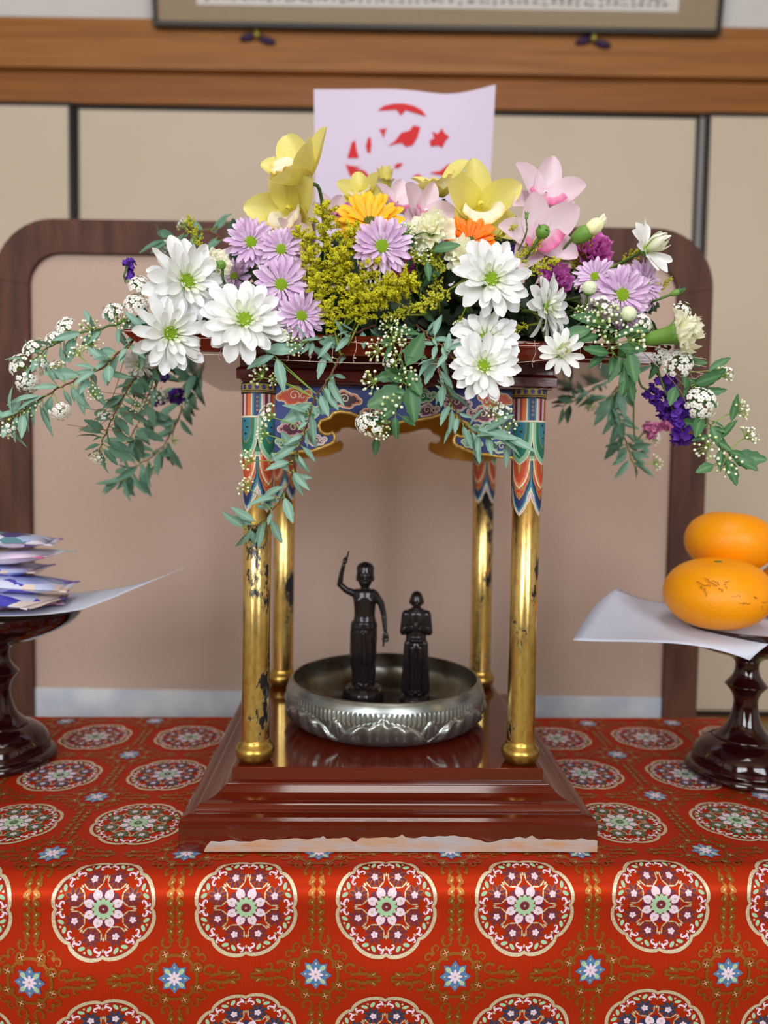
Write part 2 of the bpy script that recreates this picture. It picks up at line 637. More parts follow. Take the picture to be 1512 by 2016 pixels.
for pl in RED:
    uv = []
    for X, Y in pl:
        p = at(600 + X / 3.877, 160 + Y / 3.877, SY - 0.03)
        uv.append(((p.x - 0.021) / PW, (p.z - CZ - 0.2) / PH))
    cu, cv = sum(a for a, _ in uv) / len(uv), sum(b for _, b in uv) / len(uv)
    vs = [poster_pt(cu, cv, 0.0012)] + [poster_pt(a, b, 0.0012) for a, b in uv]
    n = len(uv)
    mb.add(vs, [(0, 1 + k, 1 + (k + 1) % n) for k in range(n)])
mb.build('red_print', m_red_ink, po, smooth=False)
mb = MB()
for X, Y in ((470, 775), (720, 800), (740, 830), (720, 858)):
    p = at(600 + X / 3.877, 160 + Y / 3.877, SY - 0.03)
    u, v = (p.x - 0.021) / PW, (p.z - CZ - 0.2) / PH
    w = 0.08 if Y < 790 else 0.3
    vs = [poster_pt(u + a * w, v + b * 0.003, 0.0012) for a, b in ((-1, -1), (1, -1), (1, 1), (-1, 1))]
    mb.add(vs, [(0, 1, 2, 3)])
mb.build('grey_print_lines', m_grey_ink, po, smooth=False)

# ------------------------------------------------------------------ altar table and brocade cloth
TZ = CZ - 0.352                         # table top (cloth surface)
TM = Matrix.Translation((0.003, 0.7468, TZ)) @ Matrix.Rotation(R(2.37), 4, 'Z')
Y0, Y1, X0, X1, ER = -0.105, 0.338, -0.62, 0.520, 0.024    # table edges in its own frame, edge radius
tbl = thing('altar_table', 'low altar table hidden under the red brocade cloth', 'table', M=TM @ Matrix.Translation((0, 0, -TZ)))
m_table = mat('table_wood', '#4a2c1c', 0.5, noise=(6, 0.6), color2='#39210f')
mb = MB()
mb.box(X0 + 0.014, X1 - 0.014, Y0 + 0.014, Y1 - 0.014, TZ - 0.040, TZ - 0.006)
mb.build('table_top', m_table, tbl, smooth=False, bevel=0.006)
for sx in (X0 + 0.06, X1 - 0.06):
    for sy in (Y0 + 0.06, Y1 - 0.06):
        mb = MB()
        mb.box(sx - 0.025, sx + 0.025, sy - 0.025, sy + 0.025, 0, TZ - 0.040)
        mb.build('leg', m_table, tbl, smooth=False, bevel=0.004)

LP = 0.12        # pattern repeat
HANG = 0.27


def fold(d):
    """d metres past where the rounding starts -> (outward, downward, bend angle)."""
    if d <= 0:
        return d, 0.0, 0.0
    arc = ER * PI / 2
    if d < arc:
        a = d / ER
        return ER * math.sin(a), ER * (1 - math.cos(a)), a
    return ER, ER + (d - arc), PI / 2


def cloth(s, t, off=0.0):
    """s across, t depth along the cloth (positive away from the viewer, in metres of cloth)."""
    z = 0.0
    nx = ny = 0.0
    nz = 1.0
    y0, y1, x0, x1 = Y0 + ER, Y1 - ER, X0 + ER, X1 - ER
    x, y = s, t
    if t < y0:
        o, dn, a = fold(y0 - t)
        y = y0 - o
        z -= dn
        ny, nz = -math.sin(a), math.cos(a)
        k = min(1.0, max(0.0, dn - ER) / 0.05)
        y += -k * (0.0035 * math.sin(s * 21 + 0.6) + 0.002 * math.sin(s * 47 + 1.9)) - 0.010 * max(0.0, dn - 0.03) * 1.0 + 0.003 * k * math.sin(dn * 55)
        y -= 0.0022 * math.exp(-((dn - 0.010) / 0.012) ** 2)
    elif t > y1:
        o, dn, a = fold(t - y1)
        y = y1 + o
        z -= dn
        ny, nz = math.sin(a), math.cos(a)
    else:
        z += 0.0010 * math.sin(s * 17 + 1) * math.sin(t * 23 + 2) * min(1, (t - y0) / 0.03)
        if t > 0.27:
            z += 0.0012 * math.sin(s * 14)
        z -= 0.0012
    if s > x1:
        o, dn, a = fold(s - x1)
        x = x1 + o
        z -= dn
        nx, nz = math.sin(a), nz * math.cos(a)
    elif s < x0:
        o, dn, a = fold(x0 - s)
        x = x0 - o
        z -= dn
        nx, nz = -math.sin(a), nz * math.cos(a)
    return Vector((x + nx * off, y + ny * off, z + nz * off))


def cloth_material():
    m = bpy.data.materials.new('vermilion_satin')
    m.use_nodes = True
    N, L = m.node_tree.nodes, m.node_tree.links
    b = N['Principled BSDF']
    tc = N.new('ShaderNodeTexCoord')
    wv = N.new('ShaderNodeTexWave')
    wv.inputs['Scale'].default_value = 330
    wv.inputs['Distortion'].default_value = 3.0
    wv.inputs['Detail'].default_value = 2
    mp = N.new('ShaderNodeMapping')
    mp.inputs['Rotation'].default_value = (0, 0, R(28))
    L.new(tc.outputs['Object'], mp.inputs[0])
    L.new(mp.outputs[0], wv.inputs[0])
    cr = N.new('ShaderNodeValToRGB')
    cr.color_ramp.elements[0].color = lin('#a2230f')
    cr.color_ramp.elements[1].color = lin('#c43a18')
    L.new(wv.outputs['Fac'], cr.inputs[0])
    L.new(cr.outputs[0], b.inputs['Base Color'])
    bp = N.new('ShaderNodeBump')
    bp.inputs['Strength'].default_value = 0.10
    bp.inputs['Distance'].default_value = 0.0004
    L.new(wv.outputs['Fac'], bp.inputs['Height'])
    L.new(bp.outputs[0], b.inputs['Normal'])
    b.inputs['Roughness'].default_value = 0.46
    b.inputs['Metallic'].default_value = 0.30
    b.inputs['Specular IOR Level'].default_value = 0.3
    b.inputs['Specular Tint'].default_value = lin('#ff7a50')
    return m


m_satin = cloth_material()
THR = [m_gold_thread, m_gold_dim, mat('thread_lilac', '#e6cfe2', 0.55, sheen=0.2, bump=(1400, 0.4, 0.0003)),
       mat('thread_mint', '#a3c9a4', 0.55, sheen=0.2, bump=(1400, 0.4, 0.0003)), mat('thread_maroon', '#6d1030', 0.55, sheen=0.15, bump=(1400, 0.4, 0.0003)),
       mat('thread_navy', '#1d2c58', 0.55, sheen=0.15, bump=(1400, 0.4, 0.0003)), mat('thread_green', '#33603c', 0.55, sheen=0.15, bump=(1400, 0.4, 0.0003)),
       mat('thread_blue', '#4b76a6', 0.55, sheen=0.2, bump=(1400, 0.4, 0.0003)), mat('thread_dark_red', '#8c0f0d', 0.6)]
GOLD, DIM, LIL, MINT, MAR, NAV, GRN, BLU, DRED = range(9)

tc_root = thing('brocade_altar_cloth', 'red brocade altar cloth with flower medallions over the altar table', 'cloth', M=TM)


def axis_samples(a, b, breaks, step):
    out = []
    x = a
    while x < b - 1e-6:
        out.append(x)
        st = step
        for br in breaks:
            if abs(x - br) < 0.03:
                st = 0.0035
        x += st
    out.append(b)
    return out


S_ = axis_samples(X0 - 0.20, X1 + 0.20, (X0 + ER, X1 - ER), 0.018)
T_ = axis_samples(Y0 - HANG, Y1 + 0.12, (Y0 + ER - 0.019, Y1 - ER + 0.019), 0.012)
mb = MB()
ns = len(S_)
vs = [cloth(s, t) for t in T_ for s in S_]
fs = [(j * ns + i, j * ns + i + 1, (j + 1) * ns + i + 1, (j + 1) * ns + i) for j in range(len(T_) - 1) for i in range(ns - 1)]
mb.add(vs, fs)
mb.build('satin_ground', m_satin, tc_root)


class Emb:
    """Flat woven shapes laid on the cloth, drawn in cloth coordinates around (cs, ct)."""

    def __init__(self, cs, ct):
        self.mb, self.cs, self.ct = MB(), cs, ct

    def P(self, x, y, lay):
        return cloth(self.cs + x, self.ct + y, 0.00035 + 0.00012 * lay)

    def fan(self, pts, mi, lay):
        cx, cy = sum(p[0] for p in pts) / len(pts), sum(p[1] for p in pts) / len(pts)
        n = len(pts)
        self.mb.add([self.P(cx, cy, lay)] + [self.P(x, y, lay) for x, y in pts], [(0, 1 + k, 1 + (k + 1) % n) for k in range(n)], mi)

    def ell(self, x, y, a, b, ang, mi, lay, n=9):
        ca, sa = math.cos(ang), math.sin(ang)
        self.fan([(x + a * math.cos(q) * ca - b * math.sin(q) * sa, y + a * math.cos(q) * sa + b * math.sin(q) * ca)
                  for q in (2 * PI * k / n for k in range(n))], mi, lay)

    def line(self, pts, w, mi, lay, taper=False):
        n = len(pts)
        vs, fs = [], []
        for i, (x, y) in enumerate(pts):
            a, b = pts[max(i - 1, 0)], pts[min(i + 1, n - 1)]
            dx, dy = b[0] - a[0], b[1] - a[1]
            l = math.hypot(dx, dy) or 1
            ww = w * (1 - 0.7 * i / (n - 1)) if taper else w
            vs += [self.P(x - dy / l * ww, y + dx / l * ww, lay), self.P(x + dy / l * ww, y - dx / l * ww, lay)]
        for i in range(n - 1):
            fs.append((2 * i, 2 * i + 1, 2 * i + 3, 2 * i + 2))
        self.mb.add(vs, fs, mi)

    def spiral(self, x, y, r, a0, turns, w, mi, lay, sgn=1, n=12):
        pts = []
        for k in range(n + 1):
            q = k / n
            rr = r * (1 - 0.75 * q)
            a = a0 + sgn * turns * 2 * PI * q
            pts.append((x + rr * math.cos(a), y + rr * math.sin(a)))
        self.line(pts, w, mi, lay, True)


def medallion(cs, ct, dark):
    e = Emb(cs, ct)
    RR = 0.0450

    def edge(a):
        return RR * (0.925 + 0.075 * abs(math.sin(4 * a)) ** 0.55)
    n = 96
    vo, vi, fs = [], [], []
    outer = [(edge(2 * PI * k / n) * math.cos(2 * PI * k / n), edge(2 * PI * k / n) * math.sin(2 * PI * k / n)) for k in range(n)]
    for k in range(n):
        x, y = outer[k]
        vo.append(e.P(x, y, 1))
        vi.append(e.P(x * 0.930, y * 0.930, 1))
    e.mb.add(vo + vi, [(k, (k + 1) % n, n + (k + 1) % n, n + k) for k in range(n)], GOLD)
    for k in range(n):
        x, y = outer[k]
        vo[k] = e.P(x * 0.930, y * 0.930, 0)
        vi[k] = e.P(x * 0.905, y * 0.905, 0)
    e.mb.add(vo + vi, [(k, (k + 1) % n, n + (k + 1) % n, n + k) for k in range(n)], DRED)
    # heart
    for k in range(8):
        a = 2 * PI * k / 8 + PI / 8
        e.ell(0.0128 * math.cos(a - PI / 8), 0.0128 * math.sin(a - PI / 8), 0.0048, 0.0033, a - PI / 8, dark, 1)
    for k in range(8):
        a = 2 * PI * k / 8 + PI / 8
        x, y = 0.0126 * math.cos(a), 0.0126 * math.sin(a)
        for d in (-1, 1):
            e.ell(x - d * 0.0016 * math.sin(a), y + d * 0.0016 * math.cos(a), 0.0036, 0.0023, a, LIL, 2)
        e.ell(0.0155 * math.cos(a), 0.0155 * math.sin(a), 0.0021, 0.0021, a, LIL, 2)
        e.ell(0.0134 * math.cos(a), 0.0134 * math.sin(a), 0.0012, 0.0009, a, GOLD, 3, 6)
    for k in range(12):
        a = 2 * PI * k / 12
        e.ell(0.0071 * math.cos(a), 0.0071 * math.sin(a), 0.0026, 0.0019, a, MINT, 3)
    e.ell(0, 0, 0.0072, 0.0072, 0, MINT, 3, 16)
    e.ell(0, 0, 0.0046, 0.0046, 0, GOLD, 4, 14)
    e.ell(0, 0, 0.0041, 0.0041, 0, dark, 5, 14)
    e.ell(0, 0, 0.0011, 0.0011, 0, GOLD, 6, 6)
    # eight blossoms
    for k in range(8):
        a = 2 * PI * k / 8 + PI / 8
        cx, cy = 0.0262 * math.cos(a), 0.0262 * math.sin(a)
        arc = [(cx + 0.0083 * math.cos(a + PI + q), cy + 0.0083 * math.sin(a + PI + q)) for q in (x * 0.22 for x in range(-7, 8))]
        e.line(arc, 0.0006, GOLD, 1)
        for j in range(8):
            b = 2 * PI * j / 8 + a
            e.ell(cx + 0.0052 * math.cos(b), cy + 0.0052 * math.sin(b), 0.0034, 0.0019, b, DIM, 2)
            e.ell(cx + 0.0052 * math.cos(b), cy + 0.0052 * math.sin(b), 0.0030, 0.0015, b, dark, 3)
        for j in range(5):
            b = 2 * PI * j / 5 + a
            e.ell(cx + 0.0015 * math.cos(b), cy + 0.0015 * math.sin(b), 0.0017, 0.0013, b, LIL, 4, 7)
        e.ell(cx, cy, 0.0007, 0.0007, 0, GOLD, 5, 5)
        # outer curls
        for d in (-1, 1):
            aa = a + d * 0.235
            ca, sa = math.cos(aa), math.sin(aa)
            e.spiral(0.0340 * ca, 0.0340 * sa, 0.0023, aa + PI * 0.15 * d, 0.72, 0.0010, LIL, 2, -d, 9)
            an = aa + d * 0.045
            e.spiral(0.0385 * math.cos(an), 0.0385 * math.sin(an), 0.0021, an + PI * (1 + 0.1 * d), 0.72, 0.0010, LIL, 2, -d, 9)
            an = aa + d * 0.10
            e.ell(0.0362 * math.cos(an), 0.0362 * math.sin(an), 0.0013, 0.0009, an, LIL, 2, 6)
            am = a + d * 0.10
            e.ell(0.0372 * math.cos(am), 0.0372 * math.sin(am), 0.0017, 0.0031, am - d * 0.7, MINT, 2, 8)
        e.ell(0.0389 * math.cos(a), 0.0389 * math.sin(a), 0.0011, 0.0011, 0, GOLD, 3, 6)
        a2 = a + PI / 8
        e.ell(0.0262 * math.cos(a2), 0.0262 * math.sin(a2), 0.0019, 0.0012, a2, GOLD, 2, 4)
        e.ell(0.0350 * math.cos(a2), 0.0350 * math.sin(a2), 0.0017, 0.0010, a2, GOLD, 2, 5)
    return e.mb


def blossom(cs, ct):
    e = Emb(cs, ct)
    pts = []
    for k in range(16):
        a = 2 * PI * k / 16
        r = 0.0138 if k % 2 == 0 else 0.0094
        pts.append((r * math.cos(a), r * math.sin(a)))
    e.fan(pts, BLU, 2)
    for k in range(4):
        a = PI / 4 + k * PI / 2
        e.ell(0.0082 * math.cos(a), 0.0082 * math.sin(a), 0.0030, 0.0020, a, MINT, 3)
        e.ell(0.0092 * math.cos(a), 0.0092 * math.sin(a), 0.0010, 0.0008, a, GOLD, 4, 5)
        a = k * PI / 2
        e.ell(0.0092 * math.cos(a), 0.0092 * math.sin(a), 0.0013, 0.0009, a, GOLD, 3, 5)
    for k in range(8):
        a = k * PI / 4
        e.ell(0.0036 * math.cos(a), 0.0036 * math.sin(a), 0.0029, 0.0013, a, LIL, 5)
    e.ell(0, 0, 0.0007, 0.0007, 0, GOLD, 6, 6)
    return e.mb


def scroll(cs, ct):
    """Gold arabesque ringed around a blossom, with four spires."""
    e = Emb(cs, ct)
    for k in range(8):
        a = 2 * PI * k / 8 + PI / 8
        x, y = 0.0215 * math.cos(a), 0.0215 * math.sin(a)
        e.spiral(x, y, 0.0055, a + PI, 1.1, 0.0014, DIM, 1, 1 if k % 2 else -1)
        for j in range(4):
            b = a + j * PI / 2
            e.ell(x + 0.0014 * math.cos(b), y + 0.0014 * math.sin(b), 0.0016, 0.0004, b, GOLD, 2, 6)
        aa = [(0.0192 * math.cos(a + q * 0.098), 0.0192 * math.sin(a + q * 0.098)) for q in range(-4, 5)]
        e.line(aa, 0.0013, DIM, 1)
    for k in range(4):
        a = PI / 4 + k * PI / 2
        for s in (-1, 1):
            an = a + s * 0.17
            e.spiral(0.0285 * math.cos(an), 0.0285 * math.sin(an), 0.0042, an + PI + s, 0.95, 0.0011, DIM, 1, s)
    for k in range(4):
        a = k * PI / 2
        ca, sa = math.cos(a), math.sin(a)

        def T(u, v):
            return (u * ca - v * sa, u * sa + v * ca)
        up = k % 2 == 1
        for s in (-1, 1):
            e.spiral(*T(0.029, s * 0.0062), 0.0056, a + s * 0.6, 0.9, 0.0014, DIM, 1, s)
            if up:
                e.line([T(u, s * v) for u, v in ((0.030, 0.002), (0.034, 0.0045), (0.039, 0.0052), (0.043, 0.003), (0.046, 0.0012))], 0.0013, DIM, 1)
                for uu in (0.0385, 0.047, 0.0545):
                    e.ell(*T(uu, s * 0.0042), 0.0040, 0.0026, a + s * 0.75, DIM, 2, 7)
                    e.ell(*T(uu + 0.0006, s * 0.0036), 0.0013, 0.0005, a + s * 0.6, GOLD, 3, 5)
                e.line([T(0.047, s * 0.004), T(0.052, s * 0.0022), T(0.057, s * 0.003), T(0.0598, s * 0.0008)], 0.0013, DIM, 1)
            else:
                e.line([T(u, s * v) for u, v in ((0.030, 0.0022), (0.036, 0.0035), (0.042, 0.0045), (0.047, 0.003), (0.056, 0.0012))], 0.0013, DIM, 1)
                e.spiral(*T(0.0405, s * 0.0075), 0.0042, a - s * 1.2, 0.8, 0.0013, DIM, 1, -s)
                e.ell(*T(0.048, s * 0.0036), 0.0052, 0.0022, a + s * 0.45, DIM, 2, 7)
                e.ell(*T(0.0495, s * 0.0040), 0.0020, 0.0003, a + s * 0.5, GOLD, 3, 5)
    return e.mb


ROWS = {3: GRN, 2: MAR, 1: NAV, 0: GRN, -1: MAR, -2: NAV, -3: GRN}
for j in range(-2, 4):
    for i in range(-5, 5):
        s, t = i * LP, j * LP
        if j <= -1 and abs(i) > 3:
            continue
        if j == 0 and abs(i) > 4:
            continue
        medallion(s, t, ROWS[j]).build('medallion', THR, tc_root, smooth=False)
for j in range(-2, 3):
    for i in range(-5, 5):
        s, t = (i + 0.5) * LP, (j + 0.5) * LP
        if j <= -2 and not -4 <= i <= 3:
            continue
        if j == -1 and not -4 <= i <= 3:
            continue
        blossom(s, t).build('small_blossom', THR, tc_root, smooth=False)
        scroll(s, t).build('gold_scroll', THR, tc_root, smooth=False, kind='stuff')

# ------------------------------------------------------------------ the flower pavilion
PC = Vector((0.004, 0.8785, TZ))
PYAW = R(1.7)
PM = Matrix.Translation(PC) @ Matrix.Rotation(PYAW, 4, 'Z')
pav = thing('flower_pavilion', 'lacquered miniature pavilion with gilded columns carrying the flower-covered roof', 'pavilion', M=PM)
BZ = 0.062
base_prof = [(0.1918, 0.0), (0.1922, 0.006), (0.1922, 0.021), (0.1925, 0.0245), (0.1915, 0.0280), (0.1890, 0.0305), (0.1845, 0.0318), (0.1805, 0.0318),
             (0.1798, 0.0325), (0.1798, 0.0340), (0.1790, 0.0352), (0.1772, 0.0372), (0.1762, 0.0380), (0.1745, 0.0382), (0.1700, 0.0385), (0.1655, 0.0398), (0.1615, 0.0422),
             (0.1580, 0.0455), (0.1562, 0.0470), (0.1550, 0.0478), (0.1548, 0.0488), (0.1520, 0.0490)]
square_loft(base_prof).build('stepped_base', m_lacq, pav, smooth=False, bevel=0.0006)
square_loft([(0.1506, 0.0488), (0.1506, 0.0612), (0.1498, BZ)]).build('top_plate', m_lacq, pav, smooth=False, bevel=0.0008)
# bare wood where the lacquer has chipped along the front foot
rnd = random.Random(11)
mb = MB()
n = 120
prev = None
tops = []
for k in range(n + 1):
    u = k / n
    h = 0.0098 + 0.0036 * math.sin(u * 3.0) + 0.0014 * mnoise.noise((u * 9, 0, 1)) * 2 + 0.0010 * mnoise.noise((u * 37, 3, 1)) * 2
    if k == 0:
        h = 0.001
    if k == 1:
        h = 0.006
    for uu, w, d in ((0.38, 0.012, 0.0045), (0.30, 0.006, -0.003), (0.50, 0.004, -0.002), (0.72, 0.02, 0.003), (0.83, 0.008, -0.003), (0.10, 0.02, 0.002)):
        h -= d * math.exp(-((u - uu) / w) ** 2)
    tops.append((-0.169 + u * 0.3612, max(0.001, h)))
vs, fs = [], []
for x, h in tops:
    vs += [(x, -0.1926, 0.0002), (x, -0.1927, h), (x, -0.1921, h + 0.0003)]
for k in range(n):
    a = 3 * k
    fs += [(a, a + 3, a + 4, a + 1), (a + 1, a + 4, a + 5, a + 2)]
mb.add(vs, fs)
mb.build('chipped_edge', m_bare, pav, smooth=False)

# columns ---------------------------------------------------------------
CS = 0.1315
CR = 0.0135
CT = 0.430
m_foot = mat('brass_gilt', '#c4a052', 0.32, metal=0.95, noise=(60, 0.6), color2='#8a6a2e', bump=(120, 0.15))
PAINT = {k: mat('paint_' + k, c, 0.5, noise=(70, 0.35), color2=c2) for k, c, c2 in (
    ('cream', '#e3d7bd', '#cfc09f'), ('navy', '#1b2a63', '#15204c'), ('teal', '#2f7f94', '#27697b'), ('green', '#1c7358', '#185f4a'), ('mint', '#8ec3a2', '#7ab18f'),
    ('red', '#c4452c', '#a53622'), ('orange', '#d9753f', '#c96534'), ('pink', '#d49aa6', '#c58a97'), ('maroon', '#64203f', '#521833'), ('black', '#1a1a22', '#15151b'),
    ('olive', '#8a8a2e', '#757520'), ('purple', '#7c4470', '#6b395f'), ('lilac', '#c9a5c4', '#b893b4'), ('brown', '#44222c', '#371a23'), ('salmon', '#d98a6a', '#cb7a5b'),
    ('gilt', '#b6953c', '#8f7125'), ('blue', '#28387f', '#20306d'))}
PN = list(PAINT)
PL = [PAINT[k] for k in PN]
PI_ = {k: i for i, k in enumerate(PN)}


def lap_w(u, kind):
    """Half width of a lappet, u from 0 (top) to 1 (tip)."""
    if kind == 0:
        return max(0.0, (1 - u ** 4.5)) ** 0.8
    if u < 0.62:
        return 1.0
    v = (u - 0.62) / 0.38
    return max(0.0, 1 - v ** 1.5) ** 0.8 * (1.0 - 0.13 * math.exp(-((v - 0.45) / 0.14) ** 2))


def lappet(th, hw, z0, z1, col, lay, kind=0, n=14):
    mb = MB()
    vs, fs = [], []
    r = CR + 0.00022 + 0.00016 * lay
    m = 8
    for i in range(n + 1):
        u = i / n
        w = hw * lap_w(u, kind)
        for k in range(m + 1):
            a = th + w * (2 * k / m - 1)
            vs.append((r * math.cos(a), r * math.sin(a), z0 + (z1 - z0) * u))
    for i in range(n):
        for k in range(m):
            a = i * (m + 1) + k
            fs.append((a, a + m + 1, a + m + 2, a + 1))
    return mb.add(vs, fs, PI_[col])


def patch(th0, th1, z0, z1, col, lay, m=6):
    r = CR + 0.00022 + 0.00016 * lay
    vs = []
    for z in (z0, z1):
        for k in range(m + 1):
            a = th0 + (th1 - th0) * k / m
            vs.append((r * math.cos(a), r * math.sin(a), z))
    return MB().add(vs, [(k, k + 1, m + 2 + k, m + 1 + k) for k in range(m)], PI_[col])


def disc_on(th, z, rr, col, lay, sq=1.0):
    r = CR + 0.00022 + 0.00016 * lay
    n = 10
    vs = [(r * math.cos(th), r * math.sin(th), z)]
    for k in range(n):
        a = 2 * PI * k / n
        q = th + rr * math.cos(a) / r
        vs.append((r * math.cos(q), r * math.sin(q), z + rr * sq * math.sin(a)))
    return MB().add(vs, [(0, 1 + k, 1 + (k + 1) % n) for k in range(n)], PI_[col])


def column_paint():
    """Painted lappets wrapped round the head of a column (angles from local +X)."""
    P = {'lappet_tier': MB(), 'upper_stripes': MB(), 'collar_dots': MB()}
    L_ = P['lappet_tier']
    F = -PI / 2            # faces the viewer
    Q = R(45)
    for k in range(4):
        a = F - Q * 0.9 + k * PI / 2       # wide orange lappet with gold lozenges, navy ground
        b = F + Q * 1.1 + k * PI / 2
        for c, d, lay, w, zt in (('cream', 0, 3, 0.90, 0.0), ('teal', 0, 4, 0.84, 0.0016), ('navy', 0, 5, 0.74, 0.0045)):
            L_.add_mb(lappet(a, w, 0.392, 0.3085 + zt, c, lay, 1))
        L_.add_mb(lappet(a, 0.70, 0.385, 0.3225, 'gilt', 6, 1))
        L_.add_mb(lappet(a, 0.66, 0.385, 0.3240, 'red', 7, 1))
        for q, (dz, da) in enumerate(((0, 0.0), (-0.006, 0.3), (-0.006, -0.3), (-0.012, 0.0), (-0.018, 0.2), (-0.018, -0.2), (-0.024, 0.0))):
            L_.add_mb(disc_on(a + da, 0.352 + dz, 0.0020, 'gilt', 8, 1.1))
            L_.add_mb(disc_on(a + da, 0.352 + dz, 0.0010, 'red', 9, 1.1))
        # olive and purple lappet between, lowest
        for c, lay, w, zt in (('cream', 0, 0.80, 0.0), ('lilac', 1, 0.74, 0.0012), ('purple', 2, 0.64, 0.0035)):
            L_.add_mb(lappet(b, w, 0.36, 0.3070 + zt, c, lay, 1))
        L_.add_mb(lappet(b, 0.46, 0.36, 0.3175, 'olive', 3, 1))
        L_.add_mb(lappet(b, 0.25, 0.34, 0.3220, 'mint', 4, 1))
        # red lappet over it
        for c, lay, w, zt in (('cream', 8, 0.72, 0.0), ('orange', 9, 0.63, 0.0022), ('red', 10, 0.48, 0.0055), ('gilt', 11, 0.16, 0.014)):
            L_.add_mb(lappet(b, w, 0.385, 0.3330 + zt, c, lay, 0))
        # banded part over the wide lappet
        for c, z0, z1 in (('maroon', 0.395, 0.384), ('pink', 0.384, 0.3795), ('cream', 0.3795, 0.3782), ('black', 0.3782, 0.3705), ('green', 0.3705, 0.365),
                          ('mint', 0.365, 0.3622), ('cream', 0.3622, 0.3605)):
            L_.add_mb(patch(a - 0.78, a + 0.78, z0, z1, c, 9))
        # green lappet, topmost
        for c, lay, w, zt in (('cream', 12, 0.80, 0.0), ('mint', 13, 0.74, 0.0015), ('green', 14, 0.58, 0.006), ('gilt', 15, 0.40, 0.0165), ('teal', 16, 0.37, 0.0175)):
            L_.add_mb(lappet(b, w, 0.400, 0.3560 + zt, c, lay, 0))
        for q in range(3):
            L_.add_mb(disc_on(b + (-0.1, 0.1, 0.0)[q], 0.394 - 0.006 * q, 0.0018, 'black', 17, 0.5))
    S = P['upper_stripes']
    seq = [('cream', 0.10), ('navy', 0.04), ('red', 0.12), ('orange', 0.20), ('cream', 0.07), ('teal', 0.10), ('navy', 0.28), ('teal', 0.10), ('cream', 0.08), ('pink', 0.12), ('maroon', 0.16), ('pink', 0.0708)]
    tot = sum(w for _, w in seq)
    for k in range(4):
        a = F - R(48) + k * PI / 2
        for c, w in seq:
            ww = w / tot * PI / 2
            S.add_mb(patch(a, a + ww, 0.3985, 0.4215, c, 17, 4))
            a += ww
        b = F - R(48) + k * PI / 2
        S.add_mb(patch(b, b + PI / 2, 0.3970, 0.3988, 'cream', 18, 8))
        for q in range(4):
            S.add_mb(disc_on(b + R(90) * 0.56, 0.416 - 0.004 * q, 0.0011, 'gilt', 18))
            S.add_mb(disc_on(b + R(90) * 0.56, 0.416 - 0.004 * q, 0.0006, 'navy', 19))
    return P


shaft_prof = [(CR * 1.03, 0.0), (CR * 1.02, 0.01), (CR, 0.12), (CR, CT - BZ)]
foot_prof = [(0.0105, 0.0), (0.0150, 0.0012), (0.0180, 0.0055), (0.0192, 0.0100), (0.0190, 0.0128), (0.0172, 0.0158), (0.0152, 0.0182), (0.0142, 0.0205), (0.0142, 0.0225)]
shaft_me = lathe(shaft_prof, 40).mesh('shaft', m_gold_leaf)
foot_me = lathe(foot_prof, 40).mesh('foot', m_foot)
collar_mb = MB()
for zz0, zz1, c in ((CT - 0.0105, CT - 0.0088, 'black'), (CT - 0.0088, CT - 0.0082, 'gilt'), (CT - 0.0082, CT - 0.0072, 'black'), (CT - 0.0072, CT - 0.0012, 'gilt'), (CT - 0.0012, CT, 'black')):
    rr = CR + 0.0034
    n = 40
    vs = [(rr * math.cos(2 * PI * k / n), rr * math.sin(2 * PI * k / n), z) for z in (zz0, zz1) for k in range(n)]
    collar_mb.add(vs, [(k, (k + 1) % n, n + (k + 1) % n, n + k) for k in range(n)], PI_[c])
for k in range(16):
    a = 2 * PI * k / 16
    vs = []
    n = 10
    rr = CR + 0.0038
    vs.append((rr * math.cos(a), rr * math.sin(a), CT - 0.0042))
    for q in range(n):
        b = 2 * PI * q / n
        aa = a + 0.0021 * math.cos(b) / rr
        vs.append((rr * math.cos(aa), rr * math.sin(aa), CT - 0.0042 + 0.0024 * math.sin(b)))
    collar_mb.add(vs, [(0, 1 + q, 1 + (q + 1) % n) for q in range(n)], PI_['blue'])
n = 40
vs = [(r_ * math.cos(2 * PI * k / n), r_ * math.sin(2 * PI * k / n), CT - 0.0105) for r_ in (CR, CR + 0.0034) for k in range(n)]
collar_mb.add(vs, [(k, (k + 1) % n, n + (k + 1) % n, n + k) for k in range(n)], PI_['black'])
collar_me = collar_mb.mesh('painted_collar', PL)
cp = column_paint()
tier_me = cp['lappet_tier'].mesh('painted_lappets', PL)
stripe_me = cp['upper_stripes'].mesh('painted_stripes', PL)
for sx in (-1, 1):
    for sy in (-1, 1):
        sh = Matrix.Translation((0, 0, BZ)) @ Matrix.Shear('XY', 4, ((0.0028 - 0.007 * sx) , 0.0)) @ Matrix.Translation((0, 0, -BZ))
        Mc = Matrix.Translation((sx * CS, sy * CS, 0)) @ sh
        o = place('column', shaft_me, pav, Mc @ Matrix.Translation((0, 0, BZ)) @ Matrix.Rotation(sx * 1.3 + sy * 0.7, 4, 'Z'))
        Mi = (Matrix.Translation((0, 0, BZ)) @ Matrix.Rotation(sx * 1.3 + sy * 0.7, 4, 'Z')).inverted()
        place('column_foot', foot_me, o, Mi @ Matrix.Translation((0, 0, BZ)))
        place('painted_lappets', tier_me, o, Mi)
        place('painted_stripes', stripe_me, o, Mi)
        place('painted_collar', collar_me, o, Mi)

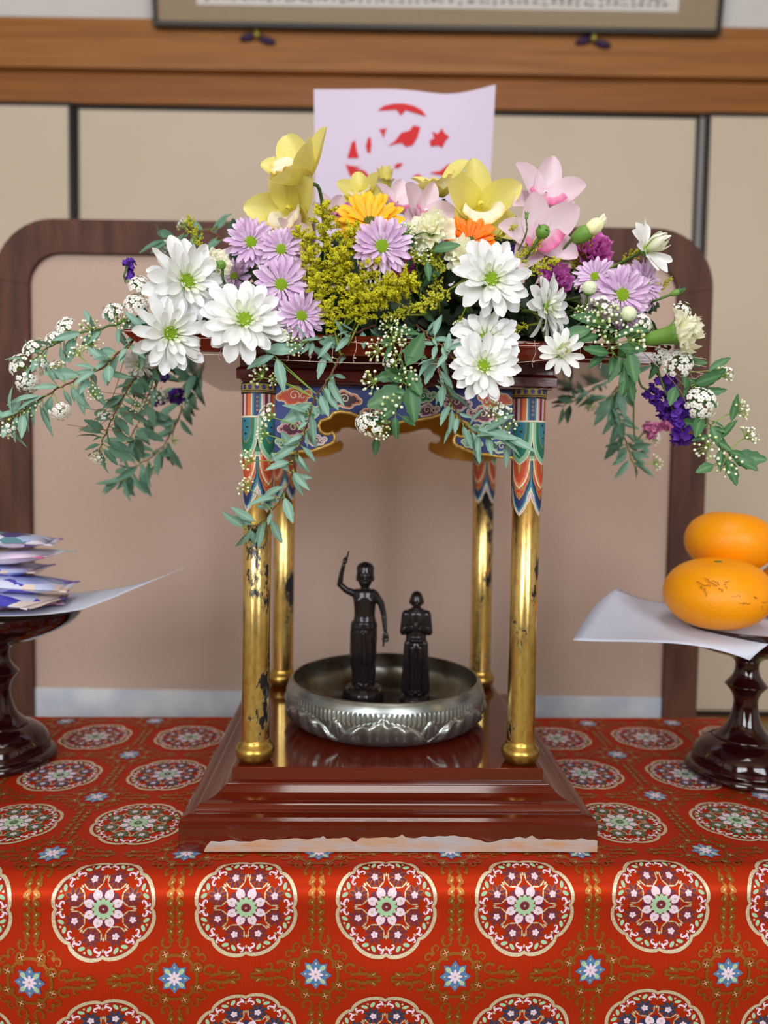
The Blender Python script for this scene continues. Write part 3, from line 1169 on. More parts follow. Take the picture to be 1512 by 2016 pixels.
# valances --------------------------------------------------------------
half = [(0.0, 0.3915), (0.006, 0.3945), (0.013, 0.3965), (0.024, 0.3972), (0.034, 0.3990), (0.043, 0.4022), (0.052, 0.4035), (0.0585, 0.4020), (0.0615, 0.3975), (0.0655, 0.3962),
        (0.0700, 0.3945), (0.0718, 0.3910), (0.0703, 0.3868), (0.0665, 0.3842), (0.0630, 0.3845), (0.0600, 0.3862), (0.0572, 0.3840), (0.0560, 0.3795), (0.0572, 0.3752),
        (0.0610, 0.3722), (0.0655, 0.3708), (0.0690, 0.3688), (0.0740, 0.3672), (0.0790, 0.3650), (0.0900, 0.3648), (0.1000, 0.3628), (0.1195, 0.3615)]
low = [(-x, z) for x, z in reversed(half[1:])] + half
VT = 0.429
m_ochre = mat('ochre_wood', '#d8941c', 0.55, noise=(20, 0.4), color2='#c07e12', stretch=(1, 1, 4))
m_gilt_edge = mat('gilt_edge', '#e0b96a', 0.38, metal=0.55, noise=(240, 0.7), color2='#a87a2e', bump=(420, 0.6))


def poly_valance():
    """Front and back faces triangulated from the outline, with the rim between them."""
    import bmesh
    from mathutils.geometry import tessellate_polygon
    ring = [(x, z) for x, z in low] + [(0.1195, VT), (-0.1195, VT)]
    tri = tessellate_polygon([[Vector((x, z, 0)) for x, z in ring]])
    mb = MB()
    n = len(ring)
    vs = [(x, -0.003, z) for x, z in ring] + [(x, 0.003, z) for x, z in ring]
    fs = [t for t in tri] + [(a + n, c + n, b + n) for a, b, c in tri]
    ms = [0] * len(tri) + [1] * len(tri)
    for k in range(n):
        fs.append((k, (k + 1) % n, n + (k + 1) % n, n + k))
        ms.append(2)
    mb.add(vs, fs)
    mb.m = ms
    return mb


def rim_strip():
    mb = MB()
    n = len(low)
    vs, fs = [], []
    for i, (x, z) in enumerate(low):
        a, b = low[max(i - 1, 0)], low[min(i + 1, n - 1)]
        dx, dz = b[0] - a[0], b[1] - a[1]
        l = math.hypot(dx, dz)
        nx, nz = -dz / l, dx / l
        w = 0.0030
        vs += [(x - nx * 0.0003, -0.0026, z - nz * 0.0003), (x, -0.0042, z), (x + nx * w * 0.5, -0.0046, z + nz * w * 0.5), (x + nx * w, -0.0040, z + nz * w), (x + nx * w, -0.0030, z + nz * w)]
    for i in range(n - 1):
        for k in range(4):
            fs.append((i * 5 + k, i * 5 + k + 1, i * 5 + 6 + k, i * 5 + 5 + k))
    return mb.add(vs, fs)


def cdisc(mb, x, z, r, col, lay, n=16, sx=1.0):
    y = -0.0031 - 0.00012 * lay
    vs = [(x, y, z)] + [(x + sx * r * math.cos(2 * PI * k / n), y, z + r * math.sin(2 * PI * k / n)) for k in range(n)]
    mb.add(vs, [(0, 1 + k, 1 + (k + 1) % n) for k in range(n)], PI_[col])


def cspiral(mb, x, z, r, a0, sgn, col, lay, w=0.0008, turns=1.3):
    n = 20
    pts = []
    for k in range(n + 1):
        q = k / n
        rr = r * (1 - 0.85 * q)
        pts.append((x + rr * math.cos(a0 + sgn * turns * 2 * PI * q), z + rr * math.sin(a0 + sgn * turns * 2 * PI * q)))
    y = -0.0031 - 0.00012 * lay
    vs, fs = [], []
    for i, p in enumerate(pts):
        a, b = pts[max(i - 1, 0)], pts[min(i + 1, n)]
        dx, dz = b[0] - a[0], b[1] - a[1]
        l = math.hypot(dx, dz)
        vs += [(p[0] - dz / l * w * 0.5, y, p[1] + dx / l * w * 0.5), (p[0] + dz / l * w * 0.5, y, p[1] - dx / l * w * 0.5)]
    for i in range(n):
        fs.append((2 * i, 2 * i + 1, 2 * i + 3, 2 * i + 2))
    mb.add(vs, fs, PI_[col])


def cloud(x, z, s, c1, c2, flip=1):
    mb = MB()
    blobs = [(0, 0, 1.0), (0.95 * flip, -0.05, 0.78), (-0.85 * flip, 0.05, 0.72), (0.35 * flip, 0.5, 0.72), (1.65 * flip, 0.30, 0.52), (-1.45 * flip, -0.12, 0.45), (-0.35 * flip, -0.45, 0.62)]
    for bx, bz, r in blobs:
        cdisc(mb, x + bx * s, z + bz * s, r * s, 'cream', 1)
    for bx, bz, r in blobs:
        cdisc(mb, x + bx * s, z + bz * s, r * s - 0.0010, c1, 2)
    for bx, bz, r in blobs:
        if r * s > 0.0030:
            cdisc(mb, x + bx * s * 0.93, z + bz * s * 0.93 - 0.0002, r * s - 0.0024, c2, 3)
    cspiral(mb, x + 0.15 * flip * s, z + 0.12 * s, 0.62 * s, -0.5 if flip > 0 else PI + 0.5, flip, 'cream', 5)
    cspiral(mb, x + 1.15 * flip * s, z + 0.02 * s, 0.42 * s, 0.5 if flip > 0 else PI - 0.5, flip, 'cream', 5, 0.0007, 1.0)
    return mb


CLOUDS = [(-0.098, 0.4185, 0.0087, 'orange', 'red', 1), (-0.047, 0.4160, 0.0084, 'salmon', 'brown', -1), (-0.0225, 0.4045, 0.0060, 'salmon', 'brown', 1), (-0.006, 0.4160, 0.0070, 'salmon', 'brown', 1),
          (0.026, 0.4205, 0.0067, 'mint', 'green', 1), (0.030, 0.4070, 0.0064, 'lilac', 'maroon', 1), (0.060, 0.4150, 0.0079, 'lilac', 'maroon', -1), (0.098, 0.4185, 0.0087, 'orange', 'red', -1),
          (-0.086, 0.4040, 0.0079, 'mint', 'green', 1), (0.086, 0.4040, 0.0079, 'pink', 'maroon', -1), (-0.098, 0.3880, 0.0079, 'pink', 'maroon', 1), (0.092, 0.3890, 0.0079, 'mint', 'green', -1),
          (-0.076, 0.3765, 0.0054, 'lilac', 'purple', 1), (0.076, 0.3765, 0.0054, 'mint', 'teal', -1), (-0.102, 0.3735, 0.0061, 'mint', 'green', -1), (0.103, 0.3735, 0.0061, 'mint', 'blue', 1)]
val_me = poly_valance().mesh('valance', [PAINT['blue'], m_ochre, m_gilt_edge], smooth=False)
rim_me = rim_strip().mesh('gilt_rim', m_gilt_edge)
cl_me = [cloud(*c).mesh('painted_cloud', PL, smooth=False) for c in CLOUDS]
for k, (ox, oy) in enumerate(((0, -CS), (CS, 0), (0, CS), (-CS, 0))):
    dx = 0.0028 * 0.35
    M = Matrix.Translation((ox * 0.985 + dx, oy, 0)) @ Matrix.Rotation(k * PI / 2, 4, 'Z')
    o = place('valance', val_me, pav, M)
    place('gilt_rim', rim_me, o, Matrix())
    for me in cl_me:
        place('painted_cloud', me, o, Matrix())

# beam and roof -----------------------------------------------------------
ROOFT = Matrix.Translation((0.0025, 0, CT)) @ Matrix.Rotation(R(0.55), 4, 'Y') @ Matrix.Translation((0, 0, -CT))
mb = MB()
square_loft([(0.1470, CT - 0.001), (0.1470, CT + 0.0012), (0.1510, CT + 0.0012), (0.1512, CT + 0.0105), (0.1500, CT + 0.0118), (0.1480, CT + 0.0124), (0.1480, CT + 0.0215)]).build('roof_beam', m_lacq_dark, pav, ROOFT, smooth=False, bevel=0.0008)


def rect_loft(prof):
    mb = MB()
    vs, fs = [], []
    for hx, hy, z in prof:
        vs += [(-hx, -hy, z), (hx, -hy, z), (hx, hy, z), (-hx, hy, z)]
    for i in range(len(prof) - 1):
        for k in range(4):
            fs.append((i * 4 + k, i * 4 + (k + 1) % 4, i * 4 + 4 + (k + 1) % 4, i * 4 + 4 + k))
    fs.append((3, 2, 1, 0))
    b = (len(prof) - 1) * 4
    fs.append((b, b + 1, b + 2, b + 3))
    return mb.add(vs, fs)


RZ = CT + 0.0205
rect_loft([(0.2250, 0.1835, RZ), (0.2258, 0.1842, RZ + 0.0006), (0.2400, 0.1850, RZ + 0.0110), (0.2440, 0.1856, RZ + 0.0145), (0.2450, 0.1858, RZ + 0.0160),
           (0.2435, 0.1845, RZ + 0.0178)]).build('roof_slab', m_lacq, pav, ROOFT, smooth=False, bevel=0.0015)
ROOF_TOP = TZ + RZ + 0.0178

# ------------------------------------------------------------------ bowl of the bathing rite
PLATE = TZ + BZ
m_pewter = mat('aged_pewter', '#a6abaa', 0.30, metal=0.88, noise=(40, 0.75), color2='#757a79', bump=(160, 0.06))
m_pewter_in = mat('pewter_inside', '#8e9088', 0.34, metal=0.9, noise=(30, 0.9), color2='#6b5740', bump=(120, 0.15))  # grey pewter mottled with brown
bowl = thing('embossed_bowl', 'round pewter bowl embossed with lotus petals on the lacquered plate', 'bowl', (0.0045, 0.877, PLATE))
bowl.matrix_basis = bowl.matrix_basis @ Matrix.Scale(1.045, 4)
NPET = 7


def relief(r, z, a):
    h = 0.0480
    u = z / h
    d = 0.0
    ph = (a + PI / 2 + 0.47) / (2 * PI) * NPET
    f = ph - math.floor(ph) - 0.5              # -0.5..0.5 inside a broad petal
    g = abs(f) * 2
    if 0.05 < u < 0.82:
        tip = 0.18 + 0.44 * (1 - g ** 2.4) + 0.07 * math.exp(-(f / 0.045) ** 2)
        edge = tip - u
        back = 0.63 - 1.9 * (1 - g) ** 1.3
        flute = 0.0006 * math.sin(a * 130) * min(1, max(0, 0.80 - u) / 0.05)
        if edge > 0:
            d += 0.0042 * (1 - math.exp(-edge / 0.035)) * (1 - 0.35 * u)
            d += 0.0016 * math.sin(f * (1 + 0.35 * u) * 2 * PI * 5) * min(1, edge / 0.10) * min(1, u / 0.2)
        elif u < back:
            d += 0.0016 * (1 - math.exp(-(back - u) / 0.03)) + 0.0005 * math.sin((1 - g) * 60)
        elif u > 0.56:
            d += flute
    return r + d, z


out = [(0.058, 0.0), (0.070, 0.0004)]
key = [(0.070, 0.0004), (0.0860, 0.0010), (0.0955, 0.0040), (0.1022, 0.0095), (0.1062, 0.0165), (0.1080, 0.0240), (0.1084, 0.0310), (0.1074, 0.0385), (0.1053, 0.0440), (0.1030, 0.0475)]
sp = spline([(r, 0, z) for r, z in key], 7)
out += [(p.x, p.z) for p in sp[1:]]
mb = lathe(out, 720, relief)
mb.f = [f for f in mb.f if len(f) < 50 or min(f) < 720]
mb.build('bowl_wall', m_pewter, bowl)
inn = [(0.1030, 0.0475), (0.1020, 0.0482), (0.1008, 0.0476), (0.1022, 0.0430), (0.1040, 0.0370), (0.1042, 0.0290), (0.1015, 0.0215), (0.0960, 0.0145), (0.0880, 0.0085), (0.0790, 0.0050), (0.0600, 0.0036), (0.0, 0.0034)]
inn = [(p.x, p.z) for p in spline([(r, 0, z) for r, z in inn], 4)]


def relief_in(r, z, a):
    if 0.007 < z < 0.030:
        return r - 0.0012 * abs(math.sin(a * 12)) * math.sin((z - 0.007) / 0.023 * PI), z
    return r, z


mb = lathe([(max(r, 0.0), z) for r, z in inn], 144, relief_in)
mb.f = [f for f in mb.f if len(f) < 50]
mb.build('bowl_inside', m_pewter_in, bowl)

# ------------------------------------------------------------------ bronze figures
m_bronze = mat('dark_bronze', '#2a2427', 0.20, metal=0.45, noise=(60, 0.6), color2='#1d191c', bump=(140, 0.08), spec=0.6)
SX = 0.885 / F_PX            # metres per pixel at the figures


def capsule(mb, p, q, r0, r1, n=14, flat=1.0):
    """Tapered capsule from p to q."""
    p, q = Vector(p), Vector(q)
    d = q - p
    steps = 6
    path, rad = [], []
    dn = d.normalized()
    for k in range(5):
        a = PI / 2 * (1 - k / 4)
        path.append(p - dn * r0 * math.sin(a))
        rad.append(max(r0 * math.cos(a), 1e-5))
    for k in range(1, steps):
        path.append(p + d * k / steps)
        rad.append(r0 + (r1 - r0) * k / steps)
    for k in range(5):
        a = PI / 2 * k / 4
        path.append(q + dn * r1 * math.sin(a))
        rad.append(max(r1 * math.cos(a), 1e-5))
    tube(path, rad, n, mb)


def ball(mb, c, rx, ry=None, rz=None, M=None):
    ry = rx if ry is None else ry
    rz = rx if rz is None else rz
    mb.add_mb(ICO3, Matrix.Translation(c) @ (M if M else Matrix()) @ Matrix.Diagonal((rx, ry, rz, 1)))


ICO3 = ico(1, 3)


def rings(mb, prof, n=40, fn=None):
    """Stack of ellipses: (z, cx, cy, rx, ry)."""
    vs, fs = [], []
    for z, cx, cy, rx, ry in prof:
        for k in range(n):
            a = 2 * PI * k / n
            m = fn(z, a) if fn else 1.0
            vs.append((cx + rx * m * math.cos(a), cy + ry * m * math.sin(a), z))
    for i in range(len(prof) - 1):
        for k in range(n):
            fs.append((i * n + k, i * n + (k + 1) % n, (i + 1) * n + (k + 1) % n, (i + 1) * n + k))
    fs.append(tuple(reversed(range(n))))
    b = (len(prof) - 1) * n
    fs.append(tuple(b + k for k in range(n)))
    mb.add(vs, fs)


def remesh(o, vox, sm=3):
    md = o.modifiers.new('remesh', 'REMESH')
    md.mode = 'VOXEL'
    md.voxel_size = vox
    md.use_smooth_shade = True
    ms = o.modifiers.new('smooth', 'SMOOTH')
    ms.factor = 0.5
    ms.iterations = sm
    return o


def px_local(x0, y0):
    return lambda px, py, d=0.0: Vector(((px - x0) * SX, d, (y0 - py) * SX))


# tall figure: right arm raised, left arm pointing down
fl = PLATE + 0.0036
c0 = at(715, 1349, 0.885)
S = px_local(715, 1349)
st = thing('pointing_buddha_statue', 'taller dark bronze statue with one arm raised, standing in the bowl', 'statue', (c0.x, 0.885, fl))
Zs = c0.z - fl
up = Matrix.Translation((0, 0, Zs))
mb = MB()


def W(px, py, d=0.0):
    v = S(px, py, d)
    v.z += Zs
    return v


# skirt and torso
def drape(z, a):
    hz = z - Zs
    if hz < 0.078:
        k = max(0.0, min(1.0, (0.078 - hz) / 0.03))
        return 1 + k * (0.035 * math.sin(a * 9 + math.sin(hz * 120) * 1.2) + 0.02 * math.sin(a * 5 + 1))
    return 1


def prof_px(rows):
    out = []
    for py, cx, hw, dp in rows:
        v = W(cx, py)
        out.append((v.z, v.x, 0.0, hw * SX, dp * SX))
    return out


rings(mb, prof_px([(1350, 715, 24, 19), (1340, 715, 22.5, 18), (1322, 715, 24, 18), (1300, 714, 26, 19), (1275, 714, 26.5, 20), (1255, 714, 27, 21), (1240, 714, 27, 21),
                   (1228, 715, 25.5, 20), (1219, 716, 23, 18), (1208, 716, 20.5, 16), (1195, 716, 21, 16.5), (1182, 716, 22.5, 18), (1170, 716, 24.5, 18), (1160, 716, 24.5, 15), (1155, 716, 19, 12)]), fn=drape)
rings(mb, prof_px([(1232, 715, 27, 21.5), (1226, 715, 26.6, 21), (1220, 715, 25.5, 20.5)]))
capsule(mb, W(716, 1162), W(716, 1146), 9.5 * SX, 8.5 * SX)
ball(mb, W(716, 1125, -0.0005), 17.6 * SX, 17.5 * SX, 25 * SX)
ball(mb, W(716, 1136, -0.003), 14.0 * SX, 12 * SX, 17 * SX)
ball(mb, W(716, 1115, 0.0008), 18.0 * SX, 18 * SX, 14 * SX)
for s in (-1, 1):
    ball(mb, W(716 + s * 16.0, 1133, 0.001), 2.4 * SX, 4 * SX, 8 * SX)          # long ears
    ball(mb, W(716 + s * 6.5, 1127, -0.0092), 4.5 * SX, 2.5 * SX, 2.2 * SX)       # lids
    ball(mb, W(716 + s * 6.5, 1122, -0.0094), 5 * SX, 2.5 * SX, 1.3 * SX)         # brows
    ball(mb, W(716 + s * 9, 1176, -0.0075), 9 * SX, 5 * SX, 7 * SX)               # chest
    ball(mb, W(716 + s * 10, 1347, -0.0085), 6.5 * SX, 13 * SX, 4 * SX)           # feet
capsule(mb, W(716, 1125, -0.0098), W(716, 1134, -0.0112), 1.7 * SX, 2.6 * SX)
ball(mb, W(716, 1141, -0.0090), 4.6 * SX, 2.6 * SX, 1.7 * SX)
# raised arm
capsule(mb, W(697, 1165), W(679, 1158, -0.001), 8.2 * SX, 6.6 * SX)
capsule(mb, W(679, 1158, -0.001), W(666, 1146, -0.002), 6.6 * SX, 6.0 * SX)
capsule(mb, W(666, 1146, -0.002), W(669, 1125, -0.003), 6.0 * SX, 4.8 * SX)
capsule(mb, W(669, 1125, -0.003), W(673, 1108, -0.003), 4.8 * SX, 4.0 * SX)
ball(mb, W(676, 1099, -0.003), 5.2 * SX, 4.4 * SX, 8.0 * SX, Matrix.Rotation(R(16), 4, 'Y'))
capsule(mb, W(679, 1095, -0.003), W(683, 1080, -0.003), 2.6 * SX, 1.8 * SX)       # pointing finger
for k, (dx, dy) in enumerate(((1.5, 2), (-0.5, 1.5), (-2.5, 2.5))):               # folded fingers
    capsule(mb, W(677 + dx, 1094 + dy, -0.004), W(676 + dx, 1099 + dy, -0.0062), 2.1 * SX, 2.0 * SX)
capsule(mb, W(673, 1102, -0.004), W(676, 1095, -0.0065), 2.2 * SX, 1.8 * SX)
# lowered arm
capsule(mb, W(735, 1166), W(748, 1183), 9.0 * SX, 7.0 * SX)
capsule(mb, W(748, 1183), W(754, 1206, -0.001), 7.0 * SX, 5.6 * SX)
capsule(mb, W(754, 1206, -0.001), W(757, 1236, -0.004), 5.6 * SX, 4.0 * SX)
ball(mb, W(758, 1248, -0.004), 6 * SX, 4.2 * SX, 9.5 * SX)
capsule(mb, W(755, 1255, -0.004), W(754, 1268, -0.004), 2.6 * SX, 1.8 * SX)
for k, dx in enumerate((1.5, 4.0, 6.0)):
    capsule(mb, W(757 + dx, 1252, -0.004), W(756 + dx, 1257, -0.0062), 2.2 * SX, 2.0 * SX)
capsule(mb, W(754, 1244, -0.005), W(752.5, 1254, -0.0062), 2.2 * SX, 1.7 * SX)
# sash knot and hanging folds
capsule(mb, W(715, 1240, -0.0122), W(718, 1300, -0.0118), 3.5 * SX, 5.0 * SX)
for s in (-1, 1):
    capsule(mb, W(715 + s * 13, 1248, -0.0092), W(715 + s * 16, 1338, -0.0080), 3 * SX, 4 * SX)
o = mb.build('figure', m_bronze, st)
remesh(o, 0.00075, 2)
mb = lathe([(0.0215, 0.0), (0.0245, 0.0015), (0.0245, 0.0075), (0.0235, Zs * 0.42), (0.0245, Zs * 0.5), (0.0235, Zs * 0.75), (0.0205, Zs * 0.97), (0.0170, Zs + 0.0010), (0.0, Zs + 0.0020)], 64,
           lambda r, z, a: (r * (1 + (0.03 * abs(math.sin(a * 8)) if z > 0.009 else 0)), z))
mb.build('lotus_pedestal', m_bronze, st)

# small figure with joined palms
c1 = at(817, 1366, 0.885)
S = px_local(817, 1366)
Zs = c1.z - fl
sm = thing('praying_monk_statue', 'shorter dark bronze statue with joined palms, standing in the bowl', 'statue', (c1.x, 0.885, fl))
mb = MB()


def drape2(z, a):
    k = max(0.0, min(1.0, (0.07 - (z - Zs)) / 0.03))
    return 1 + k * 0.035 * math.sin(a * 11 + 0.4)


rings(mb, prof_px([(1364, 817, 25, 16), (1345, 817, 26, 16), (1315, 817, 25, 16), (1285, 817, 23.5, 16), (1262, 817, 21.5, 15.5), (1245, 817, 20, 14), (1232, 817, 20, 14), (1215, 817, 22, 15),
                   (1203, 817, 22, 14), (1196, 817, 17, 11), (1192, 817, 10, 8)]), fn=drape2)
capsule(mb, W(817, 1200), W(817, 1186), 7 * SX, 6.5 * SX)
ball(mb, W(817, 1176), 13.5 * SX, 14 * SX, 17.5 * SX)
ball(mb, W(817, 1184, -0.003), 9.5 * SX, 8 * SX, 10.5 * SX)
for s in (-1, 1):
    ball(mb, W(817 + s * 13, 1180), 2.2 * SX, 3.2 * SX, 5.5 * SX)
    ball(mb, W(817 + s * 4.8, 1178, -0.0074), 3.4 * SX, 1.8 * SX, 1.4 * SX)
    capsule(mb, W(817 + s * 20, 1206), W(817 + s * 25.5, 1240, -0.001), 9.5 * SX, 7.5 * SX)
    capsule(mb, W(817 + s * 25.5, 1240, -0.001), W(817 + s * 6, 1230, -0.014), 6.8 * SX, 4.0 * SX)
    capsule(mb, W(815.5 + s * 2.2, 1232, -0.0150), W(815.5 + s * 1.6, 1217, -0.0152), 3.6 * SX, 2.2 * SX)       # palms
    capsule(mb, W(815.5 + s * 3.5, 1230, -0.0163), W(815.5 + s * 1.5, 1224, -0.0172), 1.8 * SX, 1.5 * SX)       # thumbs
    capsule(mb, W(817 + s * 8, 1270, -0.0085), W(817 + s * 6.5, 1352, -0.0085), 6 * SX, 5 * SX)                 # legs under the robe
    ball(mb, W(817 + s * 7.5, 1360, -0.0115), 6.5 * SX, 11 * SX, 4.5 * SX)
    capsule(mb, W(817 + s * 19, 1262, -0.004), W(817 + s * 23, 1356, -0.005), 5 * SX, 6 * SX)
capsule(mb, W(817, 1177, -0.0082), W(817, 1183, -0.0092), 1.4 * SX, 2.0 * SX)
capsule(mb, W(809, 1255, -0.0095), W(825, 1255, -0.0095), 4 * SX, 4 * SX)
ball(mb, W(817, 1268, -0.0085), 9 * SX, 4 * SX, 10 * SX)
o = mb.build('figure', m_bronze, sm)
remesh(o, 0.00075, 2)
mb = lathe([(0.0175, 0.0), (0.0185, 0.001), (0.0185, 0.006), (0.0172, 0.0095), (0.0180, 0.0120), (0.0165, Zs + 0.0004), (0.0, Zs + 0.0012)], 48)
mb.build('pedestal', m_bronze, sm)

# ------------------------------------------------------------------ offering stands
HS = 0.180
stand_prof = [(0.060, 0.0), (0.0635, 0.0015), (0.0640, 0.0050), (0.0615, 0.0090), (0.0580, 0.0105), (0.0570, 0.0120), (0.0560, 0.0200), (0.0510, 0.0300), (0.0420, 0.0380), (0.0310, 0.0440),
              (0.0225, 0.0520), (0.0180, 0.0600), (0.0150, 0.0700), (0.0133, 0.0800), (0.0135, 0.0880), (0.0165, 0.0960), (0.0225, 0.1035), (0.0228, 0.1050), (0.0165, 0.1130), (0.0135, 0.1200),
              (0.0128, 0.1280), (0.0150, 0.1340), (0.0260, 0.1400), (0.0520, 0.1475), (0.0760, 0.1580), (0.0890, 0.1680), (0.0945, 0.1765), (0.0960, 0.1800), (0.0945, 0.1812),
              (0.0925, 0.1790), (0.0860, 0.1700), (0.0700, 0.1630), (0.0, 0.1600)]
sp = [(max(p.x, 0.0), p.z) for p in spline([(r, 0, z) for r, z in stand_prof], 3)]
st_me = {}


def offering_stand(x, y, label):
    t = thing('offering_stand', label, 'stand', (x, y, TZ), 'lacquered offering stands')
    i1 = next(i for i, p in enumerate(sp) if p[1] > 0.0400 and p[0] < 0.037)
    i2 = next(i for i, p in enumerate(sp) if p[1] > 0.134)
    if not st_me:
        st_me['foot'] = lathe(sp[:i1 + 1], 56).mesh('foot', m_stand)
        st_me['stem'] = lathe(sp[i1:i2 + 1], 56).mesh('stem', m_stand)
        dd = lathe(sp[i2:], 56)
        dd.f = [f for f in dd.f if len(f) < 50]
        st_me['dish'] = dd.mesh('dish', m_stand)
    for k in ('foot', 'stem', 'dish'):
        place(k, st_me[k], t)
    return t


LS, RS = Vector((-0.452, 0.893, TZ)), Vector((0.428, 0.889, TZ))
offering_stand(LS.x, LS.y, 'wine-red lacquered offering stand carrying the pile of snack packets')
offering_stand(RS.x, RS.y, 'wine-red lacquered offering stand carrying the oranges')


def bez_patch(C, n=20, m=20, thick=0.0004):
    def b(t):
        return ((1 - t) ** 3, 3 * t * (1 - t) ** 2, 3 * t * t * (1 - t), t ** 3)
    vs = []
    for j in range(m + 1):
        bv = b(j / m)
        for i in range(n + 1):
            bu = b(i / n)
            p = Vector((0, 0, 0))
            for r in range(4):
                for c in range(4):
                    p += Vector(C[r][c]) * (bv[r] * bu[c])
            vs.append(p)
    fs = [(j * (n + 1) + i, j * (n + 1) + i + 1, (j + 1) * (n + 1) + i + 1, (j + 1) * (n + 1) + i) for j in range(m) for i in range(n)]
    return MB().add(vs, fs)


def sheet(name, label, C, org):
    t = bez_patch(C)
    t.v = [tuple(Vector(p) - org) for p in t.v]
    o = t.build(name, m_paper, None, Matrix.Translation(org))
    md = o.modifiers.new('solid', 'SOLIDIFY')
    md.thickness = 0.0004
    return tag(o, label, 'paper', 'folded white paper sheets on the stands')


RIM = TZ + 0.1815
# right sheet: one corner curls out to the side, one hangs in front of the dish
C = [[at(1128, 1260, 0.815), at(1230, 1268, 0.800), at(1360, 1250, 0.785), at(1476, 1300, 0.780)],
     [at(1150, 1222, 0.850), (0.345, 0.845, RIM + 0.002), (0.40, 0.83, RIM - 0.003), at(1520, 1250, 0.795)],
     [at(1165, 1188, 0.880), (0.355, 0.895, RIM + 0.007), (0.42, 0.90, RIM - 0.008), (0.50, 0.87, RIM + 0.004)],
     [at(1215, 1158, 0.925), at(1300, 1205, 0.955), (0.44, 0.965, RIM + 0.003), (0.53, 0.95, RIM + 0.010)]]
sheet('paper_sheet', 'white paper sheet draped over the stand under the oranges', C, Vector((RS.x, RS.y, RIM)))
C = [[at(0, 1221, 0.800) + Vector((-0.12, 0, 0.01)), at(0, 1222, 0.800), at(90, 1212, 0.815), at(160, 1200, 0.835)],
     [(-0.56, 0.86, RIM + 0.004), (-0.48, 0.86, RIM - 0.004), at(120, 1196, 0.86), at(240, 1172, 0.865)],
     [(-0.56, 0.92, RIM + 0.004), (-0.48, 0.92, RIM - 0.004), at(150, 1195, 0.90), at(300, 1140, 0.875)],
     [(-0.56, 0.97, RIM + 0.006), (-0.46, 0.985, RIM + 0.002), at(200, 1188, 0.93), at(372, 1116, 0.885)]]
sheet('paper_sheet', 'white paper sheet with an upturned corner under the snack packets', C, Vector((LS.x, LS.y, RIM)))

# oranges ---------------------------------------------------------------
m_orange = mat('orange_peel', '#f8a106', 0.42, noise=(14, 0.7), color2='#f49200', bump=(300, 0.35, 0.0012), spec=0.35)
m_scar = mat('peel_scar', '#9a6816', 0.7)
m_calyx = mat('orange_calyx', '#5d6b2a', 0.6)


def orange(px, py, Y, wpx, hpx, label, tilt=(0, 0), scars=False):
    c = at(px, py, Y)
    rx, rz = wpx / 2 * Y / F_PX, hpx / 2 * Y / F_PX
    t = thing('orange', label, 'fruit', c, 'oranges on the offering stand')
    M = Matrix.Rotation(tilt[0], 4, 'X') @ Matrix.Rotation(tilt[1], 4, 'Y')
    prof = []
    for k in range(25):
        a = -PI / 2 + PI * k / 24
        r = rx * math.cos(a) ** 0.80 if k not in (0, 24) else 0.0
        z = rz * math.sin(a)
        if k > 20:
            z -= rz * 0.05 * ((k - 20) / 4) ** 2
        prof.append((max(r, 0), z))
    mb = lathe(prof, 48)
    mb.build('peel', m_orange, t, M)
    lathe([(0.0, rz * 0.93), (0.0035, rz * 0.935), (0.0045, rz * 0.955), (0.002, rz * 0.965), (0.0, rz * 0.97)], 10).build('calyx', m_calyx, t, M)
    if scars:
        rr = random.Random(8)
        mb = MB()
        for (sx, sy, n) in [(-0.66, 0.45, 9), (-0.62, 0.36, 10), (-0.58, 0.28, 8), (-0.52, 0.58, 7), (-0.44, 0.50, 8)] + [(rr.uniform(-0.5, 0.5), rr.uniform(-0.6, 0.5), rr.randint(4, 8)) for _ in range(16)]:
            x, z = sx, sy
            pts = []
            for k in range(n):
                yy = 1 - (x * x) - (z * z)
                if yy <= 0.02:
                    break
                pts.append(Vector((x * rx * 1.0, -math.sqrt(yy) * rx * 1.004, z * rz * 1.004)))
                x += rr.uniform(-0.02, 0.045)
                z += rr.uniform(-0.05, 0.035)
            if len(pts) > 2:
                # press the scar on the peel surface
                out = []
                for p in pts:
                    rho = max(1e-6, math.hypot(p.x, p.y))
                    a = math.asin(max(-1, min(1, p.z / rz)))
                    out.append(Vector((p.x / rho * rx * math.cos(a) ** 0.80, p.y / rho * rx * math.cos(a) ** 0.80, p.z)))
                tube(out, rr.uniform(0.00018, 0.0004), 5, mb)
        mb.build('scar_lines', m_scar, t, kind='stuff')
    return t


orange(1413, 1167, 0.835, 206, 133, 'large scarred orange at the front of the offering stand', (R(6), R(-4)), True)
orange(1436, 1066, 0.905, 168, 118, 'smooth orange resting on top of the other oranges', (R(-4), R(5)))
orange(1598, 1167, 0.885, 200, 130, 'orange cut by the picture edge beside the large scarred orange', (R(5), R(3)))

